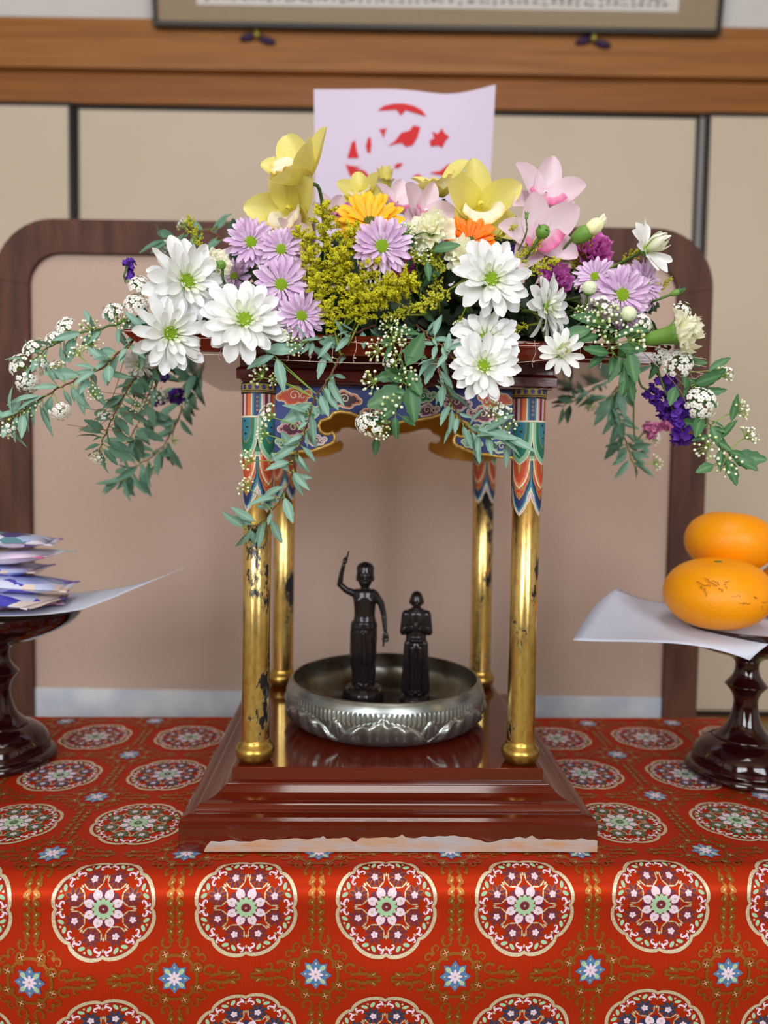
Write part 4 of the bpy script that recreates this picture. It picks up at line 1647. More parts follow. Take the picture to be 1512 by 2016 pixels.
# snack packets ------------------------------------------------------------
def packet_mat(name, cols, scale, seed):
    m = bpy.data.materials.new(name)
    m.use_nodes = True
    N, L = m.node_tree.nodes, m.node_tree.links
    b = N['Principled BSDF']
    tc = N.new('ShaderNodeTexCoord')
    mp = N.new('ShaderNodeMapping')
    mp.inputs['Location'].default_value = (seed, seed * 2, 0)
    L.new(tc.outputs['Object'], mp.inputs[0])
    nz = N.new('ShaderNodeTexNoise')
    nz.inputs['Scale'].default_value = 60
    mx = N.new('ShaderNodeMix')
    mx.data_type = 'VECTOR'
    mx.inputs['Factor'].default_value = 0.010
    L.new(mp.outputs[0], nz.inputs['Vector'])
    L.new(mp.outputs[0], mx.inputs['A'])
    L.new(nz.outputs['Color'], mx.inputs['B'])
    vo = N.new('ShaderNodeTexVoronoi')
    vo.inputs['Scale'].default_value = scale
    L.new(mx.outputs['Result'], vo.inputs['Vector'])
    sp_ = N.new('ShaderNodeSeparateColor')
    L.new(vo.outputs['Color'], sp_.inputs[0])
    cr = N.new('ShaderNodeValToRGB')
    cr.color_ramp.interpolation = 'CONSTANT'
    while len(cr.color_ramp.elements) < len(cols):
        cr.color_ramp.elements.new(0.5)
    for k, c in enumerate(cols):
        cr.color_ramp.elements[k].position = k / len(cols)
        cr.color_ramp.elements[k].color = lin(c)
    L.new(sp_.outputs[0], cr.inputs[0])
    L.new(cr.outputs[0], b.inputs['Base Color'])
    b.inputs['Roughness'].default_value = 0.28
    return m


PK = [packet_mat('packet_film_violet', ['#dfe0fb', '#5a54c8', '#aac4f2', '#4a3f8c', '#e6e4fa', '#5f8f9e', '#c8d4f8'], 34, 1.3),
      packet_mat('packet_film_pink', ['#efdcf3', '#efd7ee', '#9fdbe6', '#e64f8c', '#f2e4f4', '#b9e2ea'], 30, 3.1),
      packet_mat('packet_film_blue', ['#c9d6f8', '#4d47bd', '#a9bbf0', '#f0dcd2', '#7896c8', '#dbe2fb'], 32, 5.7),
      packet_mat('packet_film_peach', ['#f1dccf', '#4a4ac2', '#dfe4fb', '#f4e6dc', '#6f5fc4'], 30, 7.9),
      packet_mat('packet_film_berry', ['#7c2c50', '#9fc3d8', '#d9a9c9', '#5b4fb0', '#e7c6dd', '#7b2f58'], 30, 2.2)]


def packet(px, py, Y, L_, Wd, th, rz, tl, mt, label):
    """Pillow packet with zigzag crimped ends."""
    c = at(px, py, Y)
    nu, nv = 22, 12
    M = Matrix.Rotation(rz, 4, 'Z') @ Matrix.Rotation(tl, 4, 'Y')
    t = thing('snack_packet', label, 'packet', c, 'snack packets piled on the offering stand')
    mb = MB()
    for s in (1, -1):
        vs = []
        for j in range(nv + 1):
            v = -1 + 2 * j / nv
            for i in range(nu + 1):
                u = -1 + 2 * i / nu
                h = th * (max(0.0, 1 - abs(u) ** 3.0)) ** 0.7 * (max(0.0, 1 - abs(v) ** 3.0)) ** 0.6
                h += 0.0006 * math.sin(u * 14 + v * 5) * (1 - abs(u))
                vs.append((u * L_ / 2 * (1 - 0.03 * (1 - v * v)), v * Wd / 2, s * max(h, 0.0003) * 0.5))
        fs = [(j * (nu + 1) + i, j * (nu + 1) + i + 1, (j + 1) * (nu + 1) + i + 1, (j + 1) * (nu + 1) + i) for j in range(nv) for i in range(nu)]
        mb.add(vs, [f if s > 0 else tuple(reversed(f)) for f in fs])
    mb.build('wrapper', mt, t, M)
    for s in (-1, 1):
        mb = MB()
        n = 24
        vs = []
        for k in range(n + 1):
            v = -1 + 2 * k / n
            zz = 0.0006 if k % 2 else -0.0006
            x0 = s * L_ / 2 * (1 - 0.03 * (1 - v * v)) * 0.995
            vs += [(x0, v * Wd / 2, zz * 0.3), (x0 + s * (0.0085 + (0.0012 if k % 2 else 0)), v * Wd / 2, zz + 0.001 * math.sin(v * 3))]
        mb.add(vs, [(2 * k, 2 * k + 1, 2 * k + 3, 2 * k + 2) for k in range(n)])
        o = mb.build('crimped_end', mt, t, M)
        md = o.modifiers.new('solid', 'SOLIDIFY')
        md.thickness = 0.0005


packet(18, 1186, 0.862, 0.105, 0.070, 0.012, R(18), R(-2), PK[4], 'berry and blue snack packet at the bottom of the pile')
packet(-5, 1176, 0.835, 0.110, 0.070, 0.013, R(-12), R(3), PK[3], 'peach and violet snack packet, second from the bottom of the pile')
packet(22, 1148, 0.850, 0.115, 0.075, 0.016, R(12), R(4), PK[2], 'blue and lilac snack packet in the middle of the pile')
packet(14, 1096, 0.862, 0.110, 0.070, 0.015, R(-8), R(-5), PK[1], 'pink snack packet second from the top of the pile')
packet(-2, 1062, 0.850, 0.105, 0.070, 0.015, R(14), R(3), PK[0], 'violet and teal snack packet on top of the pile')
packet(-18, 1122, 0.875, 0.105, 0.070, 0.015, R(5), R(-2), PK[2], 'partly hidden blue snack packet under the pink packet')

# ------------------------------------------------------------------ flowers on the roof
def sstep(a, b, x):
    x = max(0.0, min(1.0, (x - a) / (b - a)))
    return x * x * (3 - 2 * x)


def petal_mesh(name, mt, W, shape, cup=0.1, bend=0.1, curl=0.0, twist=0.0, ruff=0.0, nL=8, nW=4, notch=0.0, fold=0.0):
    """Unit petal along +X, width W, faces +Z. t runs base to tip."""
    vs, ts, fs = [], [], []
    for i in range(nL + 1):
        u = i / nL
        w = W * 0.5 * shape(u)
        for k in range(nW + 1):
            v = -1 + 2 * k / nW
            x = u - notch * (1 - abs(v)) * sstep(0.75, 1, u)
            y = w * v
            z = bend * u * u - curl * max(0, u - 0.6) ** 2 * 4 + cup * w / (W * 0.5 + 1e-6) * v * v * W + ruff * sstep(0.45, 1, u) * math.sin(v * 7 + u * 3) * W - fold * abs(1 - abs(v)) * w
            z += twist * u * v * w
            vs.append((x, y, z))
            ts.append(u)
    for i in range(nL):
        for k in range(nW):
            a = i * (nW + 1) + k
            fs.append((a, a + nW + 1, a + nW + 2, a + 1))
    return MB().add(vs, fs, 0, ts).mesh(name, mt)


def sh_mum(u):
    return 0.30 + 0.70 * sstep(0.0, 0.62, u) if u < 0.72 else max(0.0, 1 - ((u - 0.72) / 0.285) ** 2) ** 0.5


def sh_tepal(u):
    return max(0.0, math.sin(PI * min(1, u ** 0.95 * 0.93 + 0.06))) ** 0.55


def sh_leaf(u):
    return max(0.0, math.sin(PI * u ** 0.9)) ** 0.9


def sh_fan(u):
    return 0.34 + 0.66 * sstep(0.10, 0.75, u) - 0.10 * sstep(0.9, 1.0, u)


m_white = mat('white_petal', '#ffffff', 0.55, ramp=[(0.0, '#dfe8b6'), (0.22, '#f2f4ee'), (1.0, '#f4f6fb')], transl=0.22)
m_white_in = mat('white_inner_petal', '#ffffff', 0.55, ramp=[(0.0, '#c9dc80'), (0.35, '#eaf0d4'), (1.0, '#f5f7f6')], transl=0.22)
m_cream = mat('greenish_petal', '#ffffff', 0.55, ramp=[(0.0, '#b8cf6a'), (0.5, '#eaf0c8'), (1.0, '#fafaf2')], transl=0.22)
m_lilac = mat('lilac_petal', '#d8b4e2', 0.55, ramp=[(0.0, '#efe9cf'), (0.14, '#e8d2ea'), (0.6, '#dcb8e2'), (1.0, '#e8ccee')], transl=0.2)
m_lilac2 = mat('lilac_petal_pale', '#d8b4e2', 0.55, ramp=[(0.0, '#eef0d0'), (0.2, '#ecdcee'), (0.7, '#e2c6e8'), (1.0, '#eedcf3')], transl=0.2)
m_disc = mat('green_disc', '#8fbf16', 0.6, noise=(420, 0.8), color2='#b9d632', bump=(500, 0.6))
m_stem = mat('flower_stem', '#4f6b2c', 0.55, noise=(40, 0.5), color2='#3d5522')
m_woody = mat('twig', '#6b3f2c', 0.6, noise=(60, 0.6), color2='#4c2c20')
m_yel_g = mat('gerbera_yellow', '#fbb503', 0.5, ramp=[(0, '#fcb400'), (1, '#ffcd2a')], transl=0.15)
m_org_g = mat('gerbera_orange', '#ff8300', 0.5, ramp=[(0, '#f56a00'), (1, '#ff8d0a')], transl=0.15)
m_gdisc = mat('gerbera_disc', '#6b7a1c', 0.7, noise=(300, 0.7), color2='#3c2a14')
m_orch_y = mat('orchid_yellow', '#eee27a', 0.45, ramp=[(0, '#e8dc60'), (0.5, '#f8ef8a'), (1, '#faf3a0')], transl=0.33, noise=(30, 0.35), color2='#ecdc58')
m_orch_p = mat('orchid_pink', '#ecd3df', 0.45, ramp=[(0, '#eec8dc'), (0.4, '#f6e6ee'), (1, '#efd2e2')], transl=0.25, noise=(40, 0.35), color2='#f0e2ea')
m_lip_y = mat('lip_cream', '#f6f0dc', 0.45, ramp=[(0, '#e9dd7c'), (0.35, '#f7f3e2'), (0.85, '#f4ecd0'), (1, '#eec650')], transl=0.2)
m_lip_p = mat('lip_pink', '#e986b4', 0.45, ramp=[(0, '#f6e7ea'), (0.45, '#f3d3df'), (0.75, '#e490b8'), (1, '#cf4f8f')], transl=0.2)
m_col_y = mat('orchid_column_yellow', '#e3d650', 0.4)
m_col_p = mat('orchid_column_pink', '#f3dfe0', 0.4)
m_carn_y = mat('carnation_lemon', '#f2eeb0', 0.6, ramp=[(0, '#fafad8'), (0.5, '#fffde4'), (1, '#ffffee')], transl=0.4)
m_carn_m = mat('carnation_magenta', '#c64fb4', 0.6, ramp=[(0, '#b548a8'), (0.5, '#d964c8'), (1, '#e788d8')], transl=0.38)
m_carn_p = mat('carnation_pink', '#d97cb4', 0.6, ramp=[(0, '#b9578f'), (1, '#e08fc2')], transl=0.2)
m_bud_w = mat('white_bud', '#e2e9cf', 0.6, noise=(80, 0.7), color2='#c3d19a')
m_bud_y = mat('carnation_bud_lemon', '#f6f2c0', 0.6, noise=(60, 0.5), color2='#e9e8a0')
m_calyx_g = mat('calyx_green', '#6f9a3a', 0.5, noise=(60, 0.6), color2='#4f7a2c')
m_gold_fl = mat('goldenrod_bright', '#ded620', 0.6, noise=(300, 0.6), color2='#b6ba16', transl=0.15)
m_gold_bd = mat('goldenrod_bud', '#c4c22c', 0.6, noise=(300, 0.6), color2='#9a9c1c')
m_gold_st = mat('goldenrod_stem', '#7a8a24', 0.6)
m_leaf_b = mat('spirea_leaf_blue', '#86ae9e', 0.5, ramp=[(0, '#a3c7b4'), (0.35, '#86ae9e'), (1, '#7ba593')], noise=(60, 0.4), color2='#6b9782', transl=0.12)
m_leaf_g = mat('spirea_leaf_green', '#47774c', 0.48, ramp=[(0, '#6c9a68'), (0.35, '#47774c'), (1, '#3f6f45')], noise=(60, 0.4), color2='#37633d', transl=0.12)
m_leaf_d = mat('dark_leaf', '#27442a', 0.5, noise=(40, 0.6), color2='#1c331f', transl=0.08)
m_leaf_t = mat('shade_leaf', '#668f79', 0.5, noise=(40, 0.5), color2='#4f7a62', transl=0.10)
m_ped = mat('umbel_stalk', '#86a646', 0.55)
m_bead_w = mat('umbel_bead_white', '#eef2dc', 0.5)
m_bead_g = mat('umbel_bead_green', '#d3dfa0', 0.5)
m_fl_w = mat('umbel_flower', '#fbfbf8', 0.55, transl=0.15)
m_fl_c = mat('umbel_flower_heart', '#c9cc7a', 0.6)
m_purple = mat('statice_purple', '#54219c', 0.65, noise=(160, 0.7), color2='#7038bd', transl=0.15)
m_foam = mat('floral_foam', '#1f3a22', 0.95, noise=(200, 0.6), color2='#16291a')
m_net = mat('clear_net', '#d9b8ae', 0.3, spec=0.6)
m_net_b = mat('brown_net', '#8a5a48', 0.4)

MUM = [petal_mesh('petal', m_white, 0.34, sh_mum, 0.16, 0.06, 0.10, 0.0), petal_mesh('petal', m_white, 0.30, sh_mum, 0.22, 0.14, -0.05, 0.4), petal_mesh('petal', m_white, 0.36, sh_mum, 0.12, -0.02, 0.14, -0.4)]
MUM_IN = [petal_mesh('inner_petal', m_white_in, 0.34, sh_mum, 0.30, 0.25, -0.25), petal_mesh('inner_petal', m_white_in, 0.30, sh_mum, 0.35, 0.12, -0.1, 0.5)]
CRM = [petal_mesh('petal', m_cream, 0.26, sh_mum, 0.25, 0.20, -0.3), petal_mesh('petal', m_cream, 0.24, sh_mum, 0.30, 0.35, -0.6)]
LIL_P = [petal_mesh('petal', m_lilac, 0.23, sh_mum, 0.25, 0.05, 0.08), petal_mesh('petal', m_lilac, 0.21, sh_mum, 0.30, 0.12, 0.0, 0.5), petal_mesh('petal', m_lilac2, 0.22, sh_mum, 0.22, 0.0, 0.12, -0.4)]
GER_Y = [petal_mesh('petal', m_yel_g, 0.27, sh_mum, 0.15, 0.05, 0.05, notch=0.04), petal_mesh('petal', m_yel_g, 0.25, sh_mum, 0.2, 0.1, 0.0, notch=0.03)]
GER_O = [petal_mesh('petal', m_org_g, 0.27, sh_mum, 0.15, 0.05, 0.05, notch=0.04), petal_mesh('petal', m_org_g, 0.25, sh_mum, 0.2, 0.1, 0.0, notch=0.03)]
TEP_Y = [petal_mesh('tepal', m_orch_y, 0.66, sh_tepal, 0.20, 0.26, 0.10, nL=10, nW=6, fold=0.12), petal_mesh('tepal', m_orch_y, 0.60, sh_tepal, 0.24, 0.15, 0.15, 0.3, nL=10, nW=6, fold=0.12)]
TEP_P = [petal_mesh('tepal', m_orch_p, 0.64, sh_tepal, 0.20, 0.26, 0.10, nL=10, nW=6, fold=0.12), petal_mesh('tepal', m_orch_p, 0.58, sh_tepal, 0.24, 0.15, 0.15, 0.3, nL=10, nW=6, fold=0.12)]
CAR = {k: [petal_mesh('ruffled_petal', m, 0.95, sh_fan, 0.10, 0.10, 0.2, 0.2, 0.09, 9, 12, 0.0), petal_mesh('ruffled_petal', m, 0.85, sh_fan, 0.20, 0.22, -0.1, -0.3, 0.12, 9, 12, 0.03)]
       for k, m in (('y', m_carn_y), ('m', m_carn_m), ('p', m_carn_p))}


def leaf_mesh(name, mt, W, serr=0.0, bend=-0.15, fold=0.25, nL=9):
    vs, ts, fs = [], [], []
    for i in range(nL + 1):
        u = i / nL
        w = W * 0.5 * (sh_leaf(u) if 0 < u < 1 else 0.02)
        if serr and u > 0.45 and i % 2:
            w *= 1 - serr
        for v in (-1, -0.5, 0, 0.5, 1):
            vs.append((u + (0.03 * abs(v) if serr and i % 2 == 0 and 0.45 < u < 1 else 0), w * v, bend * u * u + fold * abs(v) * w))
            ts.append(abs(v))
    for i in range(nL):
        for k in range(4):
            a = i * 5 + k
            fs.append((a, a + 5, a + 6, a + 1))
    return MB().add(vs, fs, 0, ts).mesh(name, mt)


LEAF_B = [leaf_mesh('leaf', m_leaf_b, 0.34, 0.12), leaf_mesh('leaf', m_leaf_b, 0.28, 0.0, -0.3, 0.4), leaf_mesh('leaf', m_leaf_b, 0.38, 0.15, 0.1, 0.2)]
LEAF_G = [leaf_mesh('leaf', m_leaf_g, 0.40, 0.14), leaf_mesh('leaf', m_leaf_g, 0.36, 0.10, -0.25, 0.35), leaf_mesh('leaf', m_leaf_g, 0.44, 0.16, 0.05, 0.2)]
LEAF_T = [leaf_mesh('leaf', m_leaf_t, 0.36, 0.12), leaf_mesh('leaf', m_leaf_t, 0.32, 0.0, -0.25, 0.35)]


def lobed_leaf():
    out = [(0, 0.02), (0.10, 0.05), (0.25, 0.16), (0.30, 0.30), (0.38, 0.20), (0.48, 0.19), (0.55, 0.34), (0.64, 0.22), (0.74, 0.17), (0.82, 0.22), (0.90, 0.12), (1.0, 0.0)]
    vs, fs = [], []
    for x, w in out:
        vs += [(x, -w, -0.12 * x * x + 0.2 * w), (x, 0, -0.12 * x * x), (x, w, -0.12 * x * x + 0.2 * w)]
    for i in range(len(out) - 1):
        a = 3 * i
        fs += [(a, a + 3, a + 4, a + 1), (a + 1, a + 4, a + 5, a + 2)]
    return MB().add(vs, fs).mesh('leaf', m_leaf_d)


LEAF_D = [lobed_leaf(), leaf_mesh('leaf', m_leaf_d, 0.42, 0.1), leaf_mesh('leaf', m_leaf_d, 0.36, 0.0, -0.3)]


def disc_mesh(mt, n=70, knob=0.11, dome=0.45):
    mb = MB()
    prof = [(1.0, -0.25), (1.0, 0.0)] + [(math.cos(a), dome * math.sin(a)) for a in (PI / 2 * k / 7 for k in range(1, 7))] + [(0.0, dome)]
    mb.add_mb(lathe(prof, 24))
    for k in range(n):
        r = math.sqrt((k + 0.5) / n) * 0.97
        a = k * 2.39996
        z = dome * math.sqrt(max(0, 1 - r * r))
        mb.add_mb(ICO1, Matrix.Translation((r * math.cos(a), r * math.sin(a), z)) @ Matrix.Diagonal((knob, knob, knob * 1.4, 1)))
    return mb.mesh('disc', mt)


DISC = disc_mesh(m_disc)
GDISC = disc_mesh(m_gdisc, 50)
FOAM_Z = ROOF_TOP


def nrm(n):
    return Vector((n[0], -n[2], n[1])).normalized()


def rootpt(h):
    """Where a stem enters the foam, and a waypoint for stems that come over the roof edge."""
    x = max(-0.165, min(0.175, h.x * 0.82))
    y = max(0.775, min(0.985, h.y + 0.08))
    return Vector((x, y, FOAM_Z + 0.055))


def add_stem(t, org, head, n, r, mt=None, root=None, over=None):
    root = root or rootpt(head)
    pts = [head - n * 0.002, head - n * 0.022]
    if head.z < FOAM_Z + 0.06 and over is not False:
        pts.append(Vector((head.x * 0.93, max(0.74, head.y + 0.035), max(FOAM_Z + 0.030, head.z * 0.4 + (FOAM_Z + 0.04) * 0.6))))
    pts.append(root)
    path = spline(pts, 5)
    tube([p - org for p in path], r, 7).build('stem', mt or m_stem, t)


def head_thing(name, label, cat, px, py, Y, n, group, stem_r=0.0016, root=None):
    h = at(px, py, Y)
    nn = nrm(n)
    org = root or rootpt(h)
    t = thing(name, label, cat, org, group)
    add_stem(t, org, h, nn, stem_r, root=org)
    return t, org, h, nn


def petals(t, org, Mh, meshes, r, layers, rnd, r0=0.0):
    """layers: (count, elevation deg, length, width factor)."""
    for n, el, ln, wf in layers:
        a0 = rnd.uniform(0, 2 * PI)
        for k in range(n):
            az = a0 + 2 * PI * k / n + rnd.uniform(-0.10, 0.10)
            L_ = r * ln * rnd.uniform(0.90, 1.08)
            M = Mh @ Matrix.Rotation(az, 4, 'Z') @ Matrix.Rotation(-R(el + rnd.uniform(-7, 7)), 4, 'Y') @ Matrix.Rotation(rnd.uniform(-0.25, 0.25), 4, 'X') @ Matrix.Translation((r0 * r, 0, 0)) @ Matrix.Diagonal((L_, L_ * wf, L_, 1))
            me = rnd.choice(meshes)
            place(me.name.split('.')[0], me, t, M)


def in_thing(org, M):
    return Matrix.Translation(-org) @ M


def mum(px, py, Y, rpx, n, label, seed, kind='white', roll=0.0, root=None):
    g = {'white': 'white chrysanthemums', 'lilac': 'lilac chrysanthemums', 'half': 'white chrysanthemums'}[kind]
    nm = {'white': 'white_chrysanthemum', 'lilac': 'lilac_chrysanthemum', 'half': 'white_chrysanthemum'}[kind]
    t, org, h, nn = head_thing(nm, label, 'flower', px, py, Y, n, g, root=root)
    r = rpx * Y / F_PX
    Mh = in_thing(org, frame(nn, (0, 0, 1), h, roll))
    rnd = random.Random(seed)
    if kind == 'white':
        petals(t, org, Mh, MUM, r, [(13, 0, 0.94, 1.08), (13, 13, 0.86, 1.05), (10, 26, 0.66, 1.05)], rnd, 0.10)
        petals(t, org, Mh, MUM_IN, r, [(9, 36, 0.36, 1.1), (8, 50, 0.17, 1.1)], rnd, 0.16)
        dr = 0.195
    elif kind == 'lilac':
        petals(t, org, Mh, LIL_P, r, [(18, 0, 0.90, 1.12), (18, 11, 0.84, 1.1), (15, 22, 0.66, 1.1), (13, 34, 0.36, 1.0)], rnd, 0.15)
        dr = 0.235
    else:
        petals(t, org, Mh, MUM, r, [(12, 16, 1.0, 0.9)], rnd, 0.05)
        petals(t, org, Mh, CRM, r, [(10, 52, 0.72, 1.1), (9, 68, 0.55, 1.2), (6, 78, 0.42, 1.2)], rnd, 0.05)
        dr = 0.12
    place('disc', DISC, t, Mh @ Matrix.Translation((0, 0, 0.09 * r)) @ Matrix.Diagonal((r * dr, r * dr, r * dr, 1)))
    # green cup behind the head
    prof = [(0.0, -0.16), (0.08, -0.15), (0.22, -0.05), (0.30, 0.04), (0.0, 0.06)]
    lathe([(a * r, b * r) for a, b in prof], 16).build('sepal_cup', m_calyx_g, t, Mh)


def gerbera(px, py, Y, rpx, n, meshes, label, seed):
    t, org, h, nn = head_thing('gerbera', label, 'flower', px, py, Y, n, 'gerberas')
    r = rpx * Y / F_PX
    Mh = in_thing(org, frame(nn, (0, 0, 1), h))
    petals(t, org, Mh, meshes, r, [(22, 6, 1.0, 1.0), (22, 14, 0.92, 1.0), (16, 26, 0.66, 0.9)], random.Random(seed), 0.05)
    place('disc', GDISC, t, Mh @ Matrix.Diagonal((r * 0.26, r * 0.26, r * 0.26, 1)))


def lip_mesh(mt):
    vs, ts, fs = [], [], []
    nu, nv = 12, 16
    for i in range(nu + 1):
        u = i / nu
        for k in range(nv + 1):
            v = -1 + 2 * k / nv
            a = v * (1.55 - 0.55 * u)
            rr = 0.20 + 0.14 * u + 0.05 * sstep(0.6, 1, u)
            ru = 0.035 * sstep(0.55, 1, u) * math.sin(v * 15)
            ax = u * 0.62
            back = 0.30 * sstep(0.55, 1.0, u) ** 2 * (1 - 0.35 * abs(v))
            vs.append((rr * math.sin(a) * (1 + 0.25 * u), -0.02 - rr * math.cos(a) + rr * 0.55 - back * 0.9, 0.05 + ax - back * 0.25 + ru))
            ts.append(max(u ** 1.2, 0.85 * abs(v) ** 4 * u))
    for i in range(nu):
        for k in range(nv):
            a = i * (nv + 1) + k
            fs.append((a, a + 1, a + nv + 2, a + nv + 1))
    return MB().add(vs, fs, 0, ts).mesh('lip', mt)


LIP_Y, LIP_P = lip_mesh(m_lip_y), lip_mesh(m_lip_p)
COLM = {}
for k, mt in (('y', m_col_y), ('p', m_col_p)):
    COLM[k] = tube(spline([(0, 0.05, 0.0), (0, 0.10, 0.14), (0, 0.09, 0.30), (0, 0.03, 0.40)], 4), [0.06] * 6 + [0.07] * 4 + [0.075, 0.06, 0.03], 10).mesh('column', mt)


def orchid(px, py, Y, rpx, n, roll, kind, label, seed, el=26):
    t, org, h, nn = head_thing('cymbidium_orchid', label, 'flower', px, py, Y, n, ('yellow' if kind == 'y' else 'pink') + ' orchids', 0.0018)
    r = rpx * Y / F_PX
    Mh = in_thing(org, frame(nn, (0, 0, 1), h, roll))
    rnd = random.Random(seed)
    for az, wf, ex in ((90, 1.0, -8), (20, 1.05, 4), (160, 1.05, 4), (-42, 0.95, 0), (222, 0.95, 0)):
        L_ = r * rnd.uniform(0.92, 1.06)
        M = Mh @ Matrix.Rotation(R(az + rnd.uniform(-6, 6)), 4, 'Z') @ Matrix.Rotation(-R(el + ex + rnd.uniform(-8, 8)), 4, 'Y') @ Matrix.Diagonal((L_, L_ * wf, L_, 1))
        place('tepal', rnd.choice(TEP_Y if kind == 'y' else TEP_P), t, M)
    place('lip', LIP_Y if kind == 'y' else LIP_P, t, Mh @ Matrix.Diagonal((r * 1.0, r * 1.0, r * 0.95, 1)))
    place('column', COLM[kind], t, Mh @ Matrix.Diagonal((r * 0.8, r * 0.8, r * 0.8, 1)))


CAL = lathe([(0.16, -1.35), (0.24, -1.25), (0.30, -0.9), (0.34, -0.4), (0.42, -0.05), (0.46, 0.12), (0.42, 0.14)], 18).mesh('calyx', m_calyx_g)


def carnation(px, py, Y, rpx, n, kind, label, seed, layers=None, calyx=True):
    col = {'y': 'pale yellow', 'm': 'magenta', 'p': 'pink'}[kind]
    t, org, h, nn = head_thing('carnation', label, 'flower', px, py, Y, n, col + ' carnations', 0.0014)
    r = rpx * Y / F_PX
    Mh = in_thing(org, frame(nn, (0, 0, 1), h))
    rnd = random.Random(seed)
    Mb = Mh @ Matrix.Translation((0, 0, -0.35 * r))
    petals(t, org, Mb, CAR[kind], r, layers or [(7, 8, 1.05, 1.0), (6, 28, 1.0, 0.95), (5, 50, 0.95, 0.85), (4, 72, 0.92, 0.7)], rnd, 0.0)
    if calyx:
        place('calyx', CAL, t, Mb @ Matrix.Diagonal((r * 0.95, r * 0.95, r * 0.95, 1)))


def bud(px, py, Y, rpx, n, label, kind='green', root=None, stem_r=0.0012):
    t, org, h, nn = head_thing('flower_bud', label, 'bud', px, py, Y, n, 'flower buds', stem_r, root)
    r = rpx * Y / F_PX
    Mh = in_thing(org, frame(nn, (0, 0, 1), h))
    if kind == 'green':
        lathe([(0, -0.95), (0.5, -0.85), (0.95, -0.3), (1.0, 0.15), (0.75, 0.7), (0.35, 1.0), (0, 1.08)], 18).build('bud_body', m_calyx_g, t, Mh @ Matrix.Diagonal((r, r, r, 1)))
        petals(t, org, Mh @ Matrix.Translation((0, 0, -r)), [LEAF_G[0]], r, [(5, 60, 1.5, 1.6)], random.Random(3), 0.5)
    elif kind == 'white':
        lathe([(0, -0.9), (0.6, -0.75), (0.95, -0.2), (1.0, 0.15), (0.85, 0.6), (0.5, 0.9), (0.2, 0.92), (0, 0.80)], 40,
              lambda q, z, a: (q * (1 + 0.07 * abs(math.sin(4.5 * a + z)) * (z > -0.6)), z)).build('bud_body', m_bud_w, t, Mh @ Matrix.Diagonal((r, r, r, 1)))
        petals(t, org, Mh @ Matrix.Translation((0, 0, -0.75 * r)), [LEAF_G[1]], r, [(6, 62, 1.1, 1.5)], random.Random(5), 0.55)
        lathe([(0, -1.0), (0.5, -0.9), (0.85, -0.5), (0.97, -0.25), (0.8, -0.2)], 14).build('sepal_cup', m_calyx_g, t, Mh @ Matrix.Diagonal((r, r, r, 1)))
    elif kind == 'carnation':
        lathe([(0.25, -2.0), (0.55, -1.9), (0.85, -1.2), (0.95, -0.4), (0.8, 0.15), (0.7, 0.2)], 18).build('calyx', m_calyx_g, t, Mh @ Matrix.Diagonal((r, r, r, 1)))
        lathe([(0.72, 0.0), (0.86, 0.5), (0.84, 1.1), (0.62, 1.6), (0.25, 1.85), (0, 1.8)], 36, lambda q, z, a: (q * (1 + 0.08 * math.sin(5 * a + z * 2.5)), z)).build('bud_petals', m_bud_y, t, Mh @ Matrix.Diagonal((r, r, r, 1)))
        petals(t, org, Mh, CAR['y'], r, [(5, 78, 1.9, 0.55)], random.Random(6), 0.35)
    elif kind == 'narrow':
        lathe([(0.2, -1.6), (0.55, -1.2), (0.7, -0.2), (0.55, 0.7), (0.2, 1.5), (0, 1.9)], 14).build('bud_body', m_calyx_g, t, Mh @ Matrix.Diagonal((r, r, r, 1)))
        petals(t, org, Mh @ Matrix.Translation((0, 0, -1.4 * r)), [LEAF_G[1]], r, [(4, 74, 2.6, 0.9)], random.Random(3), 0.35)


# umbels of tiny blossoms -------------------------------------------------------
def umbel(seed, kind):
    rnd = random.Random(seed)
    mb = MB()
    n = {'bud': 17, 'mix': 20, 'open': 26}[kind]
    flower = MB()
    for k in range(5):
        a = 2 * PI * k / 5
        c = Vector((0.62 * math.cos(a), 0.62 * math.sin(a), 0.12))
        vs = [c]
        for q in range(8):
            b = 2 * PI * q / 8
            vs.append(c + Vector((0.46 * math.cos(b), 0.46 * math.sin(b), 0.10 - 0.10 * math.cos(b - a))))
        flower.add(vs, [(0, 1 + q, 1 + (q + 1) % 8) for q in range(8)])
    for k in range(n):
        z = 1 - (k + 0.5) / n * (0.72 if kind != 'open' else 0.62)
        a = k * 2.39996 + rnd.uniform(-0.2, 0.2)
        s = math.sqrt(1 - z * z)
        d = Vector((s * math.cos(a), s * math.sin(a), z)) * rnd.uniform(0.85, 1.08)
        mid = d * 0.5 + Vector((0, 0, 0.06))
        tube([(0, 0, 0), mid, d], [0.034, 0.026, 0.026], 4, mb, 0)
        if kind == 'bud' or (kind == 'mix' and k > 7):
            q = rnd.uniform(0.085, 0.125)
            mb.add_mb(ICO2, Matrix.Translation(d) @ Matrix.Diagonal((q, q, q * 1.1, 1)), 1 if rnd.random() < 0.55 else 2)
        else:
            F = frame(d, (0, 0, 1), d, rnd.uniform(0, 6)) @ Matrix.Diagonal((0.20, 0.20, 0.20, 1))
            mb.add_mb(flower, F, 3)
            mb.add_mb(ICO1, F @ Matrix.Translation((0, 0, 0.15)) @ Matrix.Diagonal((0.26, 0.26, 0.2, 1)), 4)
    return mb.mesh('flower_umbel', [m_ped, m_bead_w, m_bead_g, m_fl_w, m_fl_c])


UMB = {k: [umbel(i * 7 + s, k) for i in range(3)] for s, k in enumerate(('bud', 'mix', 'open'))}


def side_vec(tan, view):
    s = tan.cross(view)
    if s.length < 1e-4:
        s = Vector((1, 0, 0))
    return s.normalized()


